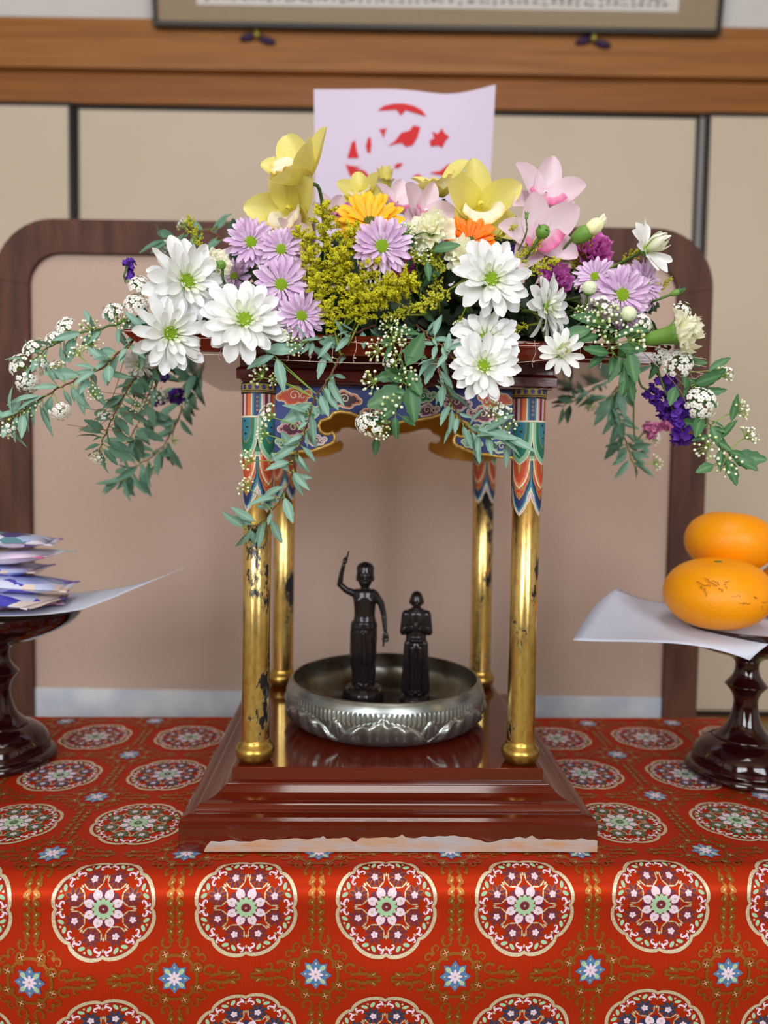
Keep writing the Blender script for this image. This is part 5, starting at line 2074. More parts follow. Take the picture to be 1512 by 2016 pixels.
def branch(label, pts, leaf_px, n_leaf, leaves, clusters, seed, r0=0.0013, name='spirea_branch', wood=True, skip=0.0, extra=()):
    """A trailing branch through the given (px, py, Y) points with leaves and umbels."""
    W_ = [at(*p) for p in pts]
    path = spline(W_, 8)
    wr = random.Random(seed + 5)
    for i in range(2, len(path) - 1):
        path[i] = path[i] + Vector((wr.uniform(-1, 1), wr.uniform(-1, 1), wr.uniform(-1, 1))) * 0.0009
    org = path[0].copy()
    t = thing(name, label, 'branch', org, 'trailing spirea branches')
    n = len(path)
    mb = MB()
    tube([p - org for p in path], [r0 * (1 - 0.65 * i / (n - 1)) for i in range(n)], 6, mb, 0)
    rnd = random.Random(seed)
    view = Vector((0, -1, 0))
    for k in range(n_leaf):
        u = skip + (1 - skip) * (k + 0.5) / n_leaf
        i = min(n - 2, int(u * (n - 1)))
        p = path[i]
        tan = (path[i + 1] - path[max(i - 1, 0)]).normalized()
        sd = side_vec(tan, view) * (1 if rnd.random() < 0.5 else -1)
        d = (tan * rnd.uniform(-0.35, 1.2) + sd * rnd.uniform(0.2, 1.1) + Vector((0, rnd.uniform(-0.8, 0.5), rnd.uniform(-0.6, 0.35)))).normalized()
        nz = Vector((rnd.uniform(-1.1, 1.1), -1.0, rnd.uniform(-0.5, 1.4)))
        L_ = leaf_px * W_[0].y / F_PX * rnd.uniform(0.65, 1.5)
        q = p + d * L_ * 0.15
        tube([p - org, q - org + d * 0.002], [r0 * 0.45, r0 * 0.3], 4, mb, 1)
        X = d
        Z = (nz - X * nz.dot(X)).normalized()
        Yv = Z.cross(X)
        M = Matrix.Translation(q - org) @ Matrix((X, Yv, Z)).transposed().to_4x4() @ Matrix.Diagonal((L_, L_, L_, 1))
        place('leaf', rnd.choice(leaves), t, M)
    for (px, py, Y, tx, ty, lpx) in extra:             # single leaves at known spots: base pixel -> tip pixel
        a, b = at(px, py, Y), at(tx, ty, Y - 0.004)
        d = b - a
        L_ = d.length
        X = d.normalized()
        nz = Vector((rnd.uniform(-0.3, 0.3), -1.0, rnd.uniform(0.1, 0.6)))
        Z = (nz - X * nz.dot(X)).normalized()
        M = Matrix.Translation(a - org) @ Matrix((X, Z.cross(X), Z)).transposed().to_4x4() @ Matrix.Diagonal((L_, L_ * lpx, L_, 1))
        place('leaf', rnd.choice(leaves), t, M)
        j = min(range(n), key=lambda i: (path[i] - a).length)
        tube([path[j] - org, a - org], [r0 * 0.45, r0 * 0.3], 4, mb, 1)
    for (px, py, Y, rp, kind) in clusters:
        c = at(px, py, Y)
        j = min(range(n), key=lambda i: (path[i] - c).length)
        s = path[j]
        d = c - s
        r = rp * Y / F_PX
        dirn = (d.normalized() * 0.9 + Vector((rnd.uniform(-0.2, 0.2), -0.65, 0.15))).normalized() if d.length > 0.004 else Vector((0, -1, 0.3)).normalized()
        base = c - dirn * r * 0.55
        tube(spline([s - org, (s + base) * 0.5 + Vector((0, 0, 0.002)) - org, base - org], 3), r0 * 0.42, 5, mb, 1)
        place('flower_umbel', rnd.choice(UMB[kind]), t, in_thing(org, frame(dirn, (0, 0, 1), base, rnd.uniform(0, 6))) @ Matrix.Diagonal((r, r, r, 1)), kind='stuff')
    mb.build('stem', [m_woody if wood else m_stem, m_ped], t)
    return t


# goldenrod -------------------------------------------------------------------
def plume(seed, bright):
    rnd = random.Random(seed)
    mb = MB()
    tube(spline([(-0.5, 0, 0), (0, 0, 0), (0.5, 0.02, 0.02), (1.0, 0.0, 0.08)], 5), 0.014, 5, mb, 1)
    star = MB()
    for k in range(5):
        a = 2 * PI * k / 5
        star.add([(0, 0, 0), (0.5 * math.cos(a - 0.35), 0.5 * math.sin(a - 0.35), 0.3), (1.0 * math.cos(a), 1.0 * math.sin(a), 0.35), (0.5 * math.cos(a + 0.35), 0.5 * math.sin(a + 0.35), 0.3)], [(0, 1, 2, 3)])
    for k in range(16):
        u = 0.05 + 0.93 * k / 15
        a = k * 2.4
        ln = 0.30 * math.sin(PI * (0.22 + 0.70 * u)) + 0.04
        d = Vector((0.55, math.cos(a), math.sin(a))).normalized()
        p0 = Vector((u, 0, 0.08 * u * u))
        tube([p0, p0 + d * ln], 0.007, 4, mb, 1)
        m = 15
        for q in range(m):
            w = (q + 0.6) / m
            c = p0 + d * ln * w + Vector((rnd.uniform(-1, 1), rnd.uniform(-1, 1), rnd.uniform(-1, 1))) * 0.045
            dd = (d + Vector((rnd.uniform(-1, 1), rnd.uniform(-1, 1), rnd.uniform(-0.4, 1)))).normalized()
            F = frame(dd, (0, 0, 1), c, rnd.uniform(0, 6))
            if bright and rnd.random() < 0.55:
                mb.add_mb(star, F @ Matrix.Translation((0, 0, 0.03)) @ Matrix.Diagonal((0.062, 0.062, 0.062, 1)), 0)
                mb.add_mb(ICO1, F @ Matrix.Diagonal((0.020, 0.020, 0.044, 1)), 0)
            else:
                mb.add_mb(ICO1, F @ Matrix.Diagonal((0.028, 0.028, 0.044, 1)), 0)
    return mb.mesh('floret_plume', [m_gold_fl if bright else m_gold_bd, m_gold_st])


PLU = {True: [plume(i, True) for i in range(3)], False: [plume(10 + i, False) for i in range(3)]}


def goldenrod(px, py, Y, lpx, ang, label, seed, bright=True, wide=1.0, tow=0.35):
    """Sprig whose plume starts at the pixel and runs at ang degrees (0 right, 90 up)."""
    b = at(px, py, Y)
    d = Vector((math.cos(R(ang)), -tow, math.sin(R(ang)))).normalized()
    L_ = lpx * Y / F_PX
    org = rootpt(b)
    t = thing('goldenrod_sprig', label, 'flower', org, 'goldenrod sprigs')
    rnd = random.Random(seed)
    path = spline([b + d * 0.002, b - d * 0.02, org], 4)
    tube([p - org for p in path], 0.0009, 5).build('stem', m_gold_st, t)
    nz = Vector((rnd.uniform(-0.5, 0.5), -1, rnd.uniform(-0.5, 0.5)))
    Z = (nz - d * nz.dot(d)).normalized()
    M = Matrix.Translation(b - org) @ Matrix((d, Z.cross(d), Z)).transposed().to_4x4() @ Matrix.Diagonal((L_, L_ * wide, L_ * wide, 1))
    place('floret_plume', rnd.choice(PLU[bright]), t, M, kind='stuff')


def statice_mesh(mt, seed):
    rnd = random.Random(seed)
    mb = MB()
    for k in range(90):
        u = rnd.random()
        a = rnd.uniform(0, 2 * PI)
        rr = 0.24 * (0.6 + 0.4 * math.sin(u * 9)) * math.sqrt(rnd.random())
        c = Vector((u, rr * math.cos(a), rr * math.sin(a)))
        d = Vector((rnd.uniform(0.0, 0.7), math.cos(a), math.sin(a))).normalized()
        F = frame(d, (0, 0, 1), c, rnd.uniform(0, 6))
        n = 8
        vs = [F @ Vector((0, 0, 0))]
        for q in range(n):
            b = 2 * PI * q / n
            r2 = 0.085 * (1.0 + 0.25 * (q % 2))
            vs.append(F @ Vector((r2 * math.cos(b), r2 * math.sin(b), 0.055 + 0.03 * (q % 2))))
        mb.add(vs, [(0, 1 + q, 1 + (q + 1) % n) for q in range(n)])
    return mb.mesh('papery_florets', mt)


STAT = [statice_mesh(m_purple, i) for i in range(3)]
STAT_P = statice_mesh(m_carn_p, 9)


def statice(px, py, Y, lpx, ang, label, seed, pink=False, root=None):
    b = at(px, py, Y)
    d = Vector((math.cos(R(ang)), -0.15, math.sin(R(ang)))).normalized()
    L_ = lpx * Y / F_PX
    org = root or rootpt(b)
    t = thing('statice_sprig', label, 'flower', org, 'statice sprigs')
    path = spline([b + d * L_ * 0.9, b, b - d * 0.012, Vector((b.x * 0.92, max(0.73, b.y), FOAM_Z + 0.012)), org] if b.z < FOAM_Z else [b + d * L_ * 0.9, b, org], 5)
    tube([p - org for p in path], 0.0010, 5).build('stem', m_stem, t)
    Z = Vector((0.1, -1, 0.2))
    Z = (Z - d * Z.dot(d)).normalized()
    M = Matrix.Translation(b - org) @ Matrix((d, Z.cross(d), Z)).transposed().to_4x4() @ Matrix.Diagonal((L_, L_, L_, 1))
    place('papery_florets', STAT_P if pink else random.Random(seed).choice(STAT), t, M, kind='stuff')


def leaf_spray(px, py, Y, lpx, n, label, seed, meshes=None, spread=1.0, name='leaf_spray', ang=None):
    """A stalk of broad dark leaves rising out of the foam."""
    c = at(px, py, Y)
    org = rootpt(c)
    t = thing(name, label, 'foliage', org, 'dark leaf sprays among the flowers')
    rnd = random.Random(seed)
    path = spline([org, (org + c) * 0.5 + Vector((0, 0.01, 0.01)), c], 5)
    tube([p - org for p in path], 0.0012, 5).build('stem', m_stem, t)
    for k in range(n):
        p = path[-1 - (k % 5)]
        a = rnd.uniform(0, 2 * PI) if ang is None else R(ang) + rnd.uniform(-0.8, 0.8)
        d = Vector((math.cos(a) * spread, rnd.uniform(-0.5, 0.3), math.sin(a))).normalized()
        L_ = lpx * Y / F_PX * rnd.uniform(0.7, 1.2)
        nz = Vector((rnd.uniform(-0.5, 0.5), -1.0, rnd.uniform(0.0, 1.0)))
        Z = (nz - d * nz.dot(d)).normalized()
        M = Matrix.Translation(p - org) @ Matrix((d, Z.cross(d), Z)).transposed().to_4x4() @ Matrix.Diagonal((L_, L_ * 0.95, L_, 1))
        place('leaf', rnd.choice(meshes or LEAF_D), t, M)
    return t

# ------------------------------------------------------------------ arranging the flowers
mb = MB()
mb.box(-0.175, 0.185, 0.765, 1.0, ROOF_TOP - 0.0005, ROOF_TOP + 0.062)
tag(mb.build('floral_foam_block', m_foam, smooth=False, bevel=0.02), 'dark green floral foam block buried under the flowers', 'floral foam')

# white chrysanthemums
mum(366, 556, 0.690, 82, (0.62, 0.05, 0.80), 'tall sideways-turned white chrysanthemum beside the small pale yellow carnation', 21)
mum(334, 657, 0.678, 74, (0.55, -0.05, 0.82), 'white chrysanthemum drooping over the roof corner beside the trailing branch', 22)
mum(482, 632, 0.680, 84, (0.16, 0.24, 0.95), 'broad white chrysanthemum below the lilac chrysanthemums', 23)
mum(966, 551, 0.682, 76, (0.10, 0.05, 0.98), 'white chrysanthemum facing forward below the orange gerbera', 24)
mum(957, 668, 0.690, 66, (0.05, 0.45, 0.88), 'white chrysanthemum squeezed between two others above the roof edge', 25)
mum(951, 722, 0.672, 68, (0.05, 0.12, 0.98), 'lowest white chrysanthemum, hanging over the roof edge near the painted column', 26)
mum(1074, 607, 0.695, 66, (0.80, 0.02, 0.60), 'white chrysanthemum seen in profile beside the forward-facing one', 27)
mum(1268, 493, 0.715, 58, (0.62, 0.30, 0.72), 'narrow-petalled white chrysanthemum on a long stem, highest toward the screen edge', 28, 'half')
mum(1103, 697, 0.680, 46, (0.05, 0.10, 0.98), 'half-open greenish white chrysanthemum against the roof edge', 29, 'half')
mum(1152, 602, 0.735, 26, (0.5, 0.1, 0.8), 'tiny half-hidden white chrysanthemum behind the profile one', 30, 'half')
mum(275, 716, 0.735, 34, (-0.2, -0.75, 0.6), 'shaded white chrysanthemum hanging under the roof corner', 31, 'white', root=Vector((-0.215, 0.76, ROOF_TOP)))

# lilac chrysanthemums
mum(494, 479, 0.715, 50, (0.22, 0.15, 0.95), 'topmost lilac chrysanthemum of the cluster by the goldenrod', 41, 'lilac')
mum(554, 493, 0.705, 46, (0.05, 0.10, 0.98), 'lilac chrysanthemum second from the top in the cluster by the goldenrod', 42, 'lilac')
mum(554, 562, 0.695, 54, (0.10, 0.05, 0.98), 'lilac chrysanthemum third from the top in the cluster by the goldenrod', 43, 'lilac')
mum(594, 622, 0.685, 46, (0.12, -0.10, 0.98), 'lowest lilac chrysanthemum of the cluster by the goldenrod', 44, 'lilac')
mum(464, 546, 0.735, 40, (-0.45, 0.35, 0.75), 'half-hidden lilac chrysanthemum behind the pale yellow carnation', 45, 'lilac')
mum(752, 487, 0.690, 58, (0.02, 0.08, 0.99), 'lilac chrysanthemum facing forward below the yellow gerbera', 46, 'lilac')
mum(1172, 547, 0.715, 42, (-0.35, 0.30, 0.85), 'lilac chrysanthemum under the magenta carnation', 47, 'lilac')
mum(1223, 582, 0.695, 58, (0.02, 0.06, 0.99), 'lilac chrysanthemum facing forward beside the long-stemmed white one', 48, 'lilac')
mum(1266, 562, 0.720, 50, (0.55, 0.15, 0.80), 'lilac chrysanthemum turned away behind the forward-facing one', 49, 'lilac')
mum(1236, 628, 0.715, 34, (0.2, -0.3, 0.9), 'lilac chrysanthemum mostly hidden under the round white bud', 50, 'lilac')

# gerberas
gerbera(728, 440, 0.722, 66, (-0.05, 0.48, 0.88), GER_Y, 'yellow gerbera behind the forward-facing lilac chrysanthemum', 61)
gerbera(925, 476, 0.730, 54, (0.10, 0.48, 0.88), GER_O, 'orange gerbera above the forward-facing white chrysanthemum', 62)

# orchids
orchid(606, 356, 0.745, 102, (-0.55, 0.55, 0.62), R(-38), 'y', 'yellow orchid standing highest, in front of the poster edge', 71, 34)
orchid(580, 420, 0.755, 92, (-0.35, -0.10, 0.90), R(10), 'y', 'yellow orchid just below the highest one, above the lilac flowers', 72, 22)
orchid(715, 392, 0.830, 58, (-0.25, 0.45, 0.85), R(15), 'y', 'small yellow orchid half hidden behind the yellow gerbera', 73)
orchid(755, 380, 0.930, 48, (0.1, 0.9, 0.4), 0, 'y', 'out-of-focus yellow orchid at the back below the red print', 74, 60)
orchid(872, 388, 0.790, 76, (-0.25, 0.80, 0.55), R(20), 'y', 'yellow orchid tipped upward beside the biggest yellow orchid', 75, 24)
orchid(942, 418, 0.765, 100, (0.05, 0.05, 0.98), R(4), 'y', 'biggest yellow orchid, facing forward above the orange gerbera', 76, 22)
orchid(568, 462, 0.738, 46, (0.5, 0.05, 0.85), R(-10), 'p', 'pink orchid peeping out between the lilac flowers and goldenrod', 77)
orchid(650, 428, 0.790, 46, (0.3, 0.5, 0.8), R(30), 'p', 'pale pink orchid behind the tip of the goldenrod', 78)
orchid(775, 412, 0.775, 62, (0.35, 0.35, 0.85), R(-15), 'p', 'pink orchid behind the yellow gerbera', 79)
orchid(828, 428, 0.755, 72, (0.45, 0.20, 0.85), R(-18), 'p', 'pink orchid above the pale yellow carnation pair', 80)
orchid(1066, 400, 0.775, 88, (0.10, 0.30, 0.95), R(-12), 'p', 'upper pink orchid beside the dark green bud', 81, 30)
orchid(1056, 474, 0.745, 92, (0.05, 0.10, 0.98), R(12), 'p', 'lower pink orchid directly behind the dark green bud', 82, 24)

# carnations
carnation(424, 520, 0.705, 30, (0.35, 0.2, 0.9), 'y', 'small pale yellow carnation beside the tall white chrysanthemum', 91)
carnation(848, 450, 0.706, 44, (-0.1, 0.45, 0.85), 'y', 'pale yellow carnation between the lilac chrysanthemum and orange gerbera', 92)
carnation(914, 500, 0.704, 38, (-0.15, 0.45, 0.85), 'y', 'pale yellow carnation in front of the orange gerbera', 93)
carnation(1346, 654, 0.680, 50, (0.88, 0.15, 0.42), 'y', 'pale yellow carnation sticking out sideways past the roof end', 94, [(8, 16, 0.92, 0.95), (8, 34, 0.95, 0.95), (7, 54, 0.95, 0.85), (5, 76, 0.95, 0.6)])
carnation(1166, 492, 0.760, 46, (0.15, 0.35, 0.9), 'm', 'magenta carnation under the pale yellow bud', 95)
carnation(1092, 548, 0.755, 36, (0.1, 0.2, 0.95), 'm', 'magenta carnation peeping over the profile white chrysanthemum', 96)
carnation(684, 420, 0.775, 22, (-0.3, 0.3, 0.9), 'm', 'small magenta carnation at the edge of the yellow gerbera', 97)
carnation(805, 540, 0.775, 34, (0.1, 0.2, 0.95), 'm', 'shaded magenta carnation deep between the goldenrod sprigs', 98)

# buds
bud(1157, 455, 0.720, 17, (0.80, 0.50, 0.35), 'pale yellow carnation bud opening above the magenta carnation', 'carnation')
bud(1068, 457, 0.712, 14, (0.45, 0.75, 0.40), 'round dark green bud in front of the pink orchids', 'green')
bud(1160, 568, 0.690, 14, (0.1, 0.75, 0.6), 'round white bud below the small lilac chrysanthemum', 'white')
bud(1237, 619, 0.682, 15, (0.05, 0.5, 0.8), 'round white bud below the forward-facing lilac chrysanthemum', 'white')
bud(1334, 575, 0.700, 9, (0.92, 0.35, 0.1), 'slim green bud on a thin stem above the sideways carnation', 'narrow')
bud(436, 522, 0.695, 9, (-0.1, 0.6, 0.7), 'tiny green bud beside the small pale yellow carnation', 'green')
bud(1037, 425, 0.715, 5, (0.1, 0.98, 0.1), 'thin needle-like green bud rising before the pink orchids', 'narrow', stem_r=0.0008)

# goldenrod
GR = [(640, 500, .715, 90, 88, 1), (612, 520, .712, 70, 110, 1), (665, 520, .712, 80, 62, 1), (625, 575, .705, 80, 100, 1), (660, 580, .700, 85, 80, 1), (700, 580, .698, 80, 55, 1),
      (640, 625, .695, 80, 100, 1), (680, 630, .690, 80, 75, 1), (715, 610, .692, 85, 40, 1), (735, 590, .690, 90, 28, 1), (705, 640, .688, 70, 60, 1), (660, 655, .686, 60, 110, 1), (755, 575, .690, 70, 10, 1), (690, 560, .705, 70, 120, 1)]
WHERE = ['at the top of the bright mass', 'at the outer side of the bright mass top', 'leaning from the top toward the yellow gerbera', 'in the middle, touching the lilac cluster', 'in the very middle of the bright mass',
         'in the middle, leaning toward the lilac chrysanthemum', 'low, beside the lowest lilac chrysanthemum', 'low in the middle of the bright mass', 'below the forward-facing lilac chrysanthemum', 'reaching out under the lilac chrysanthemum',
         'at the bottom of the mass by the roof edge', 'lowest, over the roof edge', 'pointing toward the magenta carnation', 'crossing the middle of the bright mass']
for k, (px, py, Y, l, a, br) in enumerate(GR):
    goldenrod(px, py, Y, l, a, 'bright yellow goldenrod sprig ' + WHERE[k], 200 + k, True, 1.15)
for k, (px, py, Y, l, a, w, tx) in enumerate([
        (860, 575, .722, 90, 100, 0.7, 'in front of the pale yellow carnation pair'), (880, 530, .712, 75, 165, 0.7, 'lying across below the pale yellow carnation pair'), (885, 570, .700, 85, 215, 0.8, 'hanging down in the dark gap beside the white chrysanthemum'),
        (835, 600, .705, 60, 200, 0.7, 'low in the dark gap by the bright mass'), (910, 620, .712, 45, 250, 0.7, 'hidden deep in the dark gap above the roof edge'), (1000, 530, .730, 80, 40, 0.6, 'rising before the lower pink orchid'),
        (1030, 540, .722, 70, 20, 0.7, 'below the dark green bud'), (960, 480, .740, 60, 30, 0.5, 'beside the orange gerbera'), (1130, 530, .765, 70, 70, 0.8, 'between the pink orchid and magenta carnation'),
        (1040, 640, .705, 50, 200, 0.7, 'between the lower white chrysanthemums'), (1225, 515, .745, 60, 30, 0.7, 'under the long-stemmed white chrysanthemum'), (400, 500, .760, 70, 110, 0.6, 'above the tall sideways white chrysanthemum'),
        (1290, 580, .740, 40, 50, 0.6, 'behind the turned-away lilac chrysanthemum'), (800, 620, .700, 50, 190, 0.7, 'at the lower fringe of the bright mass')]):
    goldenrod(px, py, Y, l, a, 'olive budded goldenrod sprig ' + tx, 240 + k, False, w)

# trailing branches
branch('long bluish spirea branch reaching farthest out from the roof corner', [(335, 640, .72), (285, 655, .700), (240, 690, .688), (200, 725, .680), (150, 748, .672), (95, 775, .665), (40, 812, .660), (8, 832, .656)], 42, 66, LEAF_B,
       [(18, 846, .655, 22, 'mix'), (60, 800, .662, 20, 'bud'), (120, 812, .664, 22, 'open'), (185, 775, .672, 18, 'bud'), (150, 690, .682, 22, 'bud'), (110, 720, .675, 20, 'mix')], 301)
branch('flowering spirea branch arching above the longest bluish branch', [(345, 625, .73), (290, 620, .712), (225, 640, .700), (160, 655, .692), (95, 685, .685), (45, 725, .680)], 36, 44, LEAF_B,
       [(272, 556, .705, 26, 'open'), (268, 595, .702, 26, 'open'), (222, 610, .700, 26, 'open'), (240, 630, .698, 22, 'bud'), (125, 640, .690, 26, 'open'), (105, 665, .688, 24, 'open'), (65, 682, .684, 26, 'open'), (35, 715, .680, 26, 'open'), (55, 755, .678, 24, 'open'),
        (175, 640, .694, 24, 'bud'), (180, 680, .690, 24, 'bud'), (80, 720, .682, 22, 'mix'), (310, 590, .705, 22, 'mix')], 302, wood=False)
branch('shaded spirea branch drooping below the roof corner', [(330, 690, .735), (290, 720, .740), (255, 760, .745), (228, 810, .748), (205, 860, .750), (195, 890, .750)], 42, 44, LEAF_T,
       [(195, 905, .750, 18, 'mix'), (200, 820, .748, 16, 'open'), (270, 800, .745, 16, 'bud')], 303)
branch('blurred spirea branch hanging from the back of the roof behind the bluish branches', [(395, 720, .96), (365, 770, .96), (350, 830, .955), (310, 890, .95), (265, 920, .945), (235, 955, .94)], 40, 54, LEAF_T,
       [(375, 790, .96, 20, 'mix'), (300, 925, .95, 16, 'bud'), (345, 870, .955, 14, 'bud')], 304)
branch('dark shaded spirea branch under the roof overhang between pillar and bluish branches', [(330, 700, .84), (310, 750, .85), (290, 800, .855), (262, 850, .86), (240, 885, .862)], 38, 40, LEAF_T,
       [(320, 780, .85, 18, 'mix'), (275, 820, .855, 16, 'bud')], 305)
branch('long leafy spirea branch hanging down in front of the gilded column', [(694, 653, .700), (652, 737, .690), (622, 780, .690), (609, 822, .690), (597, 860, .690), (580, 902, .692), (567, 953, .694), (525, 1021, .697), (482, 1042, .700)], 42, 58, LEAF_B,
       [(508, 735, .688, 26, 'bud'), (525, 815, .690, 26, 'mix'), (515, 850, .690, 22, 'bud'), (485, 905, .692, 24, 'bud'), (482, 955, .695, 22, 'bud'), (540, 745, .688, 18, 'bud')], 306, extra=[(520, 690, .684, 600, 683, 1.0), (540, 700, .682, 484, 722, 1.0), (545, 705, .684, 560, 770, 1.0), (640, 700, .69, 625, 745, 1.0)])
branch('broad-leaved spirea branch hanging at the middle of the painted valance', [(770, 640, .695), (775, 680, .685), (795, 725, .682), (798, 775, .682), (770, 820, .684), (748, 842, .685)], 40, 14, LEAF_G,
       [(735, 690, .682, 26, 'bud'), (775, 665, .684, 26, 'bud'), (765, 640, .690, 22, 'bud'), (728, 752, .680, 26, 'bud'), (770, 715, .680, 24, 'mix'), (800, 740, .680, 26, 'bud'), (765, 795, .680, 30, 'bud'), (738, 838, .680, 30, 'mix'), (715, 830, .680, 22, 'open'), (750, 850, .682, 22, 'bud'), (790, 655, .685, 24, 'bud')],
       307, wood=False, extra=[(795, 735, .684, 735, 745, 1.1), (800, 720, .683, 835, 655, 1.2), (800, 770, .685, 722, 800, 1.4), (805, 760, .683, 820, 830, 1.3), (805, 730, .684, 828, 780, 1.3), (790, 690, .684, 840, 700, 1.2), (790, 820, .69, 818, 835, 1.3), (742, 860, .80, 738, 898, 1.0)])
branch('slender bluish spirea branch curving from the roof edge to the painted column', [(858, 690, .695), (864, 730, .688), (880, 770, .690), (900, 815, .692), (925, 845, .692), (965, 858, .692), (1005, 852, .692)], 44, 30, LEAF_B,
       [(985, 810, .690, 28, 'mix'), (1000, 835, .690, 24, 'bud'), (970, 800, .690, 22, 'bud')], 308, extra=[(940, 845, .69, 1018, 868, 0.9), (930, 850, .69, 948, 902, 0.9), (960, 855, .69, 968, 898, 0.9), (880, 700, .685, 885, 655, 1.1)])
branch('green spirea spray over the roof edge below the lilac chrysanthemum', [(1150, 625, .70), (1185, 655, .690), (1205, 690, .684), (1225, 715, .684), (1238, 735, .686)], 44, 12, LEAF_G,
       [(1190, 600, .685, 30, 'mix'), (1212, 618, .683, 28, 'bud'), (1180, 630, .684, 28, 'bud'), (1198, 665, .680, 28, 'bud'), (1252, 662, .680, 32, 'bud'), (1150, 615, .69, 20, 'bud'), (1270, 635, .69, 24, 'open')], 309, wood=False,
       extra=[(1165, 648, .686, 1092, 665, 1.0), (1200, 695, .684, 1146, 688, 1.1), (1238, 690, .68, 1250, 755, 1.2), (1220, 700, .682, 1202, 752, 1.1), (1235, 705, .684, 1228, 755, 1.0), (1215, 685, .684, 1272, 690, 1.2), (1230, 660, .684, 1280, 645, 1.1), (1195, 640, .69, 1130, 615, 1.1)])
branch('green spirea branch trailing low past the roof end under the yellow carnation', [(1290, 680, .71), (1335, 720, .698), (1365, 770, .690), (1390, 820, .684), (1412, 865, .680), (1440, 900, .676)], 40, 34, LEAF_G,
       [(1335, 712, .690, 32, 'open'), (1382, 792, .682, 34, 'open'), (1432, 735, .690, 22, 'mix'), (1345, 610, .70, 24, 'mix'), (1462, 805, .680, 24, 'bud'), (1478, 855, .676, 24, 'mix'), (1388, 880, .676, 28, 'bud'), (1430, 915, .672, 30, 'bud'), (1300, 700, .70, 20, 'open')], 310, wood=False,
       extra=[(1440, 900, .674, 1510, 905, 1.2), (1430, 905, .674, 1455, 955, 1.3), (1405, 915, .674, 1372, 928, 1.4), (1440, 890, .674, 1490, 925, 1.2), (1400, 840, .68, 1420, 880, 1.4), (1440, 830, .68, 1452, 775, 0.7), (1330, 760, .69, 1318, 800, 1.2), (1395, 730, .70, 1440, 700, 1.0)])
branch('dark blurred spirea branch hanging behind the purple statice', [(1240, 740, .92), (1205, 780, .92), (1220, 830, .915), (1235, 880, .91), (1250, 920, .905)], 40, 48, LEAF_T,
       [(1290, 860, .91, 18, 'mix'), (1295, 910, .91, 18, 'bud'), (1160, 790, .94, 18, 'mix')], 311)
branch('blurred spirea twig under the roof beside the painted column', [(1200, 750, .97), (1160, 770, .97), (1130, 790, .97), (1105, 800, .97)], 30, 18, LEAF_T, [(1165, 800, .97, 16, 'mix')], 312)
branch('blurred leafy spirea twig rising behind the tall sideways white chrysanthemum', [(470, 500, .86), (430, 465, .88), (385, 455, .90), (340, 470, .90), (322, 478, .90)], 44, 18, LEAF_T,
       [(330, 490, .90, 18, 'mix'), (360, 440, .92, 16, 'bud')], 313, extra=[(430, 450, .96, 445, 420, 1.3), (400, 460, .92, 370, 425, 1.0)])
branch('short bluish spirea twig on the roof edge under the goldenrod', [(740, 640, .71), (700, 655, .695), (660, 660, .688), (620, 668, .684), (600, 672, .682)], 34, 16, LEAF_B, [(565, 660, .682, 22, 'bud'), (580, 685, .68, 20, 'bud')], 314, extra=[(655, 672, .682, 625, 702, 1.0), (690, 660, .684, 660, 690, 1.0)])
branch('short green spirea twig rising beside the pale yellow carnation pair', [(830, 610, .73), (825, 550, .715), (815, 500, .705), (800, 460, .70)], 34, 12, LEAF_G, [(795, 452, .70, 24, 'bud'), (822, 490, .70, 26, 'bud'), (835, 500, .70, 20, 'bud')], 315, wood=False,
       extra=[(820, 480, .70, 782, 462, 1.1), (850, 495, .70, 905, 475, 1.2), (840, 515, .70, 846, 550, 1.1)])
branch('short bluish spirea twig on the roof edge beside the lowest white chrysanthemum', [(820, 640, .72), (845, 665, .695), (870, 680, .686), (890, 705, .684)], 36, 14, LEAF_B, [(905, 640, .70, 16, 'bud')], 316)

# statice
statice(1300, 745, .715, 90, -58, 'deep purple statice spike hanging under the yellow carnation, beside the white umbel', 401)
statice(1318, 790, .700, 85, -68, 'lowest deep purple statice spike under the roof end', 402)
statice(1275, 770, .720, 60, -50, 'deep purple statice spike tucked against the roof end', 403)
statice(262, 560, .725, 45, 100, 'small purple statice tip above the open white umbels', 404)
statice(345, 525, .740, 40, 95, 'purple statice tip behind the tall sideways white chrysanthemum', 405)
statice(290, 735, .820, 40, -10, 'shaded purple statice under the roof corner', 406, root=Vector((-0.2, 0.85, ROOF_TOP)))
statice(300, 785, .900, 60, 5, 'blurred purple statice among the hanging shaded branches', 407, root=Vector((-0.2, 0.92, ROOF_TOP)))
statice(1010, 520, .745, 35, 80, 'purple statice tip behind the forward-facing white chrysanthemum', 408)
statice(1270, 850, .860, 60, 20, 'soft pink statice hanging behind the purple spikes', 409, True, root=Vector((0.21, 0.90, ROOF_TOP)))

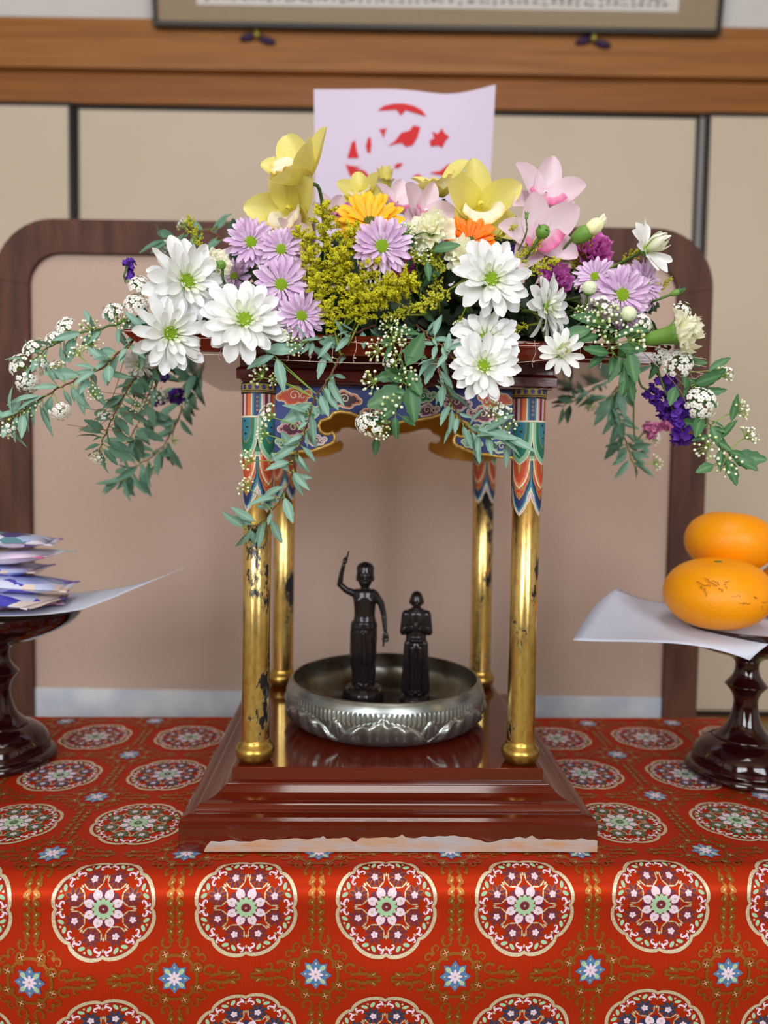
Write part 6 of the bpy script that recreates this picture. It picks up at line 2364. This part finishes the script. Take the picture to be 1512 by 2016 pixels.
# dark leaves between the blooms
SP = [(450, 560, .745, 'beside the lilac cluster'), (425, 600, .735, 'between the two biggest white chrysanthemums'), (400, 640, .725, 'over the roof edge near the drooping white chrysanthemum'), (520, 600, .735, 'below the lilac cluster'),
      (600, 560, .760, 'behind the bright goldenrod'), (560, 650, .720, 'at the roof edge under the lowest lilac chrysanthemum'), (700, 520, .760, 'behind the upper bright goldenrod'), (780, 600, .750, 'right of the bright goldenrod'),
      (820, 640, .740, 'at the roof edge in the dark gap'), (870, 600, .745, 'in the middle of the dark gap'), (880, 560, .735, 'pointing up beside the forward-facing white chrysanthemum'), (900, 645, .735, 'low in the dark gap beside the hanging white chrysanthemum'),
      (820, 520, .765, 'behind the pale yellow carnation pair'), (930, 600, .750, 'behind the forward-facing white chrysanthemum'), (1010, 590, .745, 'between the white chrysanthemums'), (1040, 660, .735, 'at the roof edge beside the half-open chrysanthemum'),
      (1060, 560, .765, 'below the lower pink orchid'), (1120, 620, .740, 'behind the profile white chrysanthemum'), (1140, 560, .765, 'below the magenta carnation'), (1200, 640, .735, 'under the small white buds'),
      (1180, 600, .745, 'behind the round white buds'), (1260, 620, .740, 'beyond the lilac chrysanthemum'), (650, 480, .790, 'behind the goldenrod tip'), (900, 460, .800, 'behind the orange gerbera'), (1000, 480, .790, 'between the orchids'),
      (740, 640, .725, 'at the roof edge under the goldenrod'), (1080, 640, .730, 'above the half-open chrysanthemum'), (480, 540, .760, 'deep behind the lilac cluster'), (980, 640, .740, 'behind the squeezed white chrysanthemum'), (1230, 555, .760, 'behind the lilac chrysanthemums')]
for k, (px, py, Y, tx) in enumerate(SP):
    leaf_spray(px, py, Y, 62, 8, 'dark green leaf spray ' + tx, 500 + k)

# fine net stretched over the edge of the roof
net = thing('flower_net', 'thin clear plastic net stretched along the roof edge', 'net', PC + Vector((0, -0.19, RZ)))
NO = PC + Vector((0, -0.19, RZ))


def strand(pts, r, mt, nm='net_strand'):
    tube([p - NO for p in spline(pts, 4)], r, 5).build(nm, mt, net)


rnd = random.Random(77)
FY = 0.688
ROW = [[(300, 664), (400, 667), (480, 668), (560, 672), (640, 670), (720, 676), (800, 676), (880, 680), (960, 680), (1040, 682), (1120, 684), (1200, 682), (1280, 683), (1312, 690)],
       [(330, 697), (395, 699), (450, 697), (520, 706), (590, 712), (680, 716), (760, 715), (850, 716), (940, 720), (1020, 712), (1100, 706), (1180, 706), (1260, 705)]]
for rw in ROW:
    strand([at(x, y + rnd.uniform(-2, 2), FY + rnd.uniform(-0.002, 0.001)) for x, y in rw], 0.00028, m_net)
for x in range(350, 1270, 44):
    d = 0.0155 * x
    y0 = 660 + (x - 300) * 0.022
    strand([at(x - 2, y0 - 6, FY + 0.003), at(x - 1 + rnd.uniform(-2, 2), y0 + 16, FY - 0.001), at(x - 4 + rnd.uniform(-3, 3), y0 + 36, FY - 0.0005), at(x - 5, y0 + 46, FY - 0.001)], 0.00024, m_net)
    for q in (4, 36):
        ICO1K = MB().add_mb(ICO1, Matrix.Translation(at(x - 3, y0 + q, FY - 0.001) - NO) @ Matrix.Diagonal((0.0011, 0.0006, 0.0009, 1)))
        ICO1K.build('net_knot', m_net, net)
for i in range(4):
    strand([at(250 + i * 24 - 4, 700, .735), at(226 + i * 23, 770, .74), at(206 + i * 23, 810, .74), at(156 + i * 24, 850, .742)], 0.00032, m_net_b)
for j in range(4):
    strand([at(132 + j * 24, 836 - j * 34, .742), at(180 + j * 24, 843 - j * 34, .741), at(250 + j * 24, 850 - j * 36, .738)], 0.00032, m_net_b)
for i in range(5):
    strand([at(1262 + i * 22, 690 + i * 4, .70), at(1300 + i * 16, 725 + i * 5, .70), at(1340 + i * 10, 770 - i * 8, .70), at(1352 + i * 9, 800 - i * 14, .70)], 0.00026, m_net)
for j in range(3):
    strand([at(1305, 690 + j * 14, .69), at(1350, 700 + j * 14, .69), at(1390, 707 + j * 15, .69)], 0.00026, m_net)
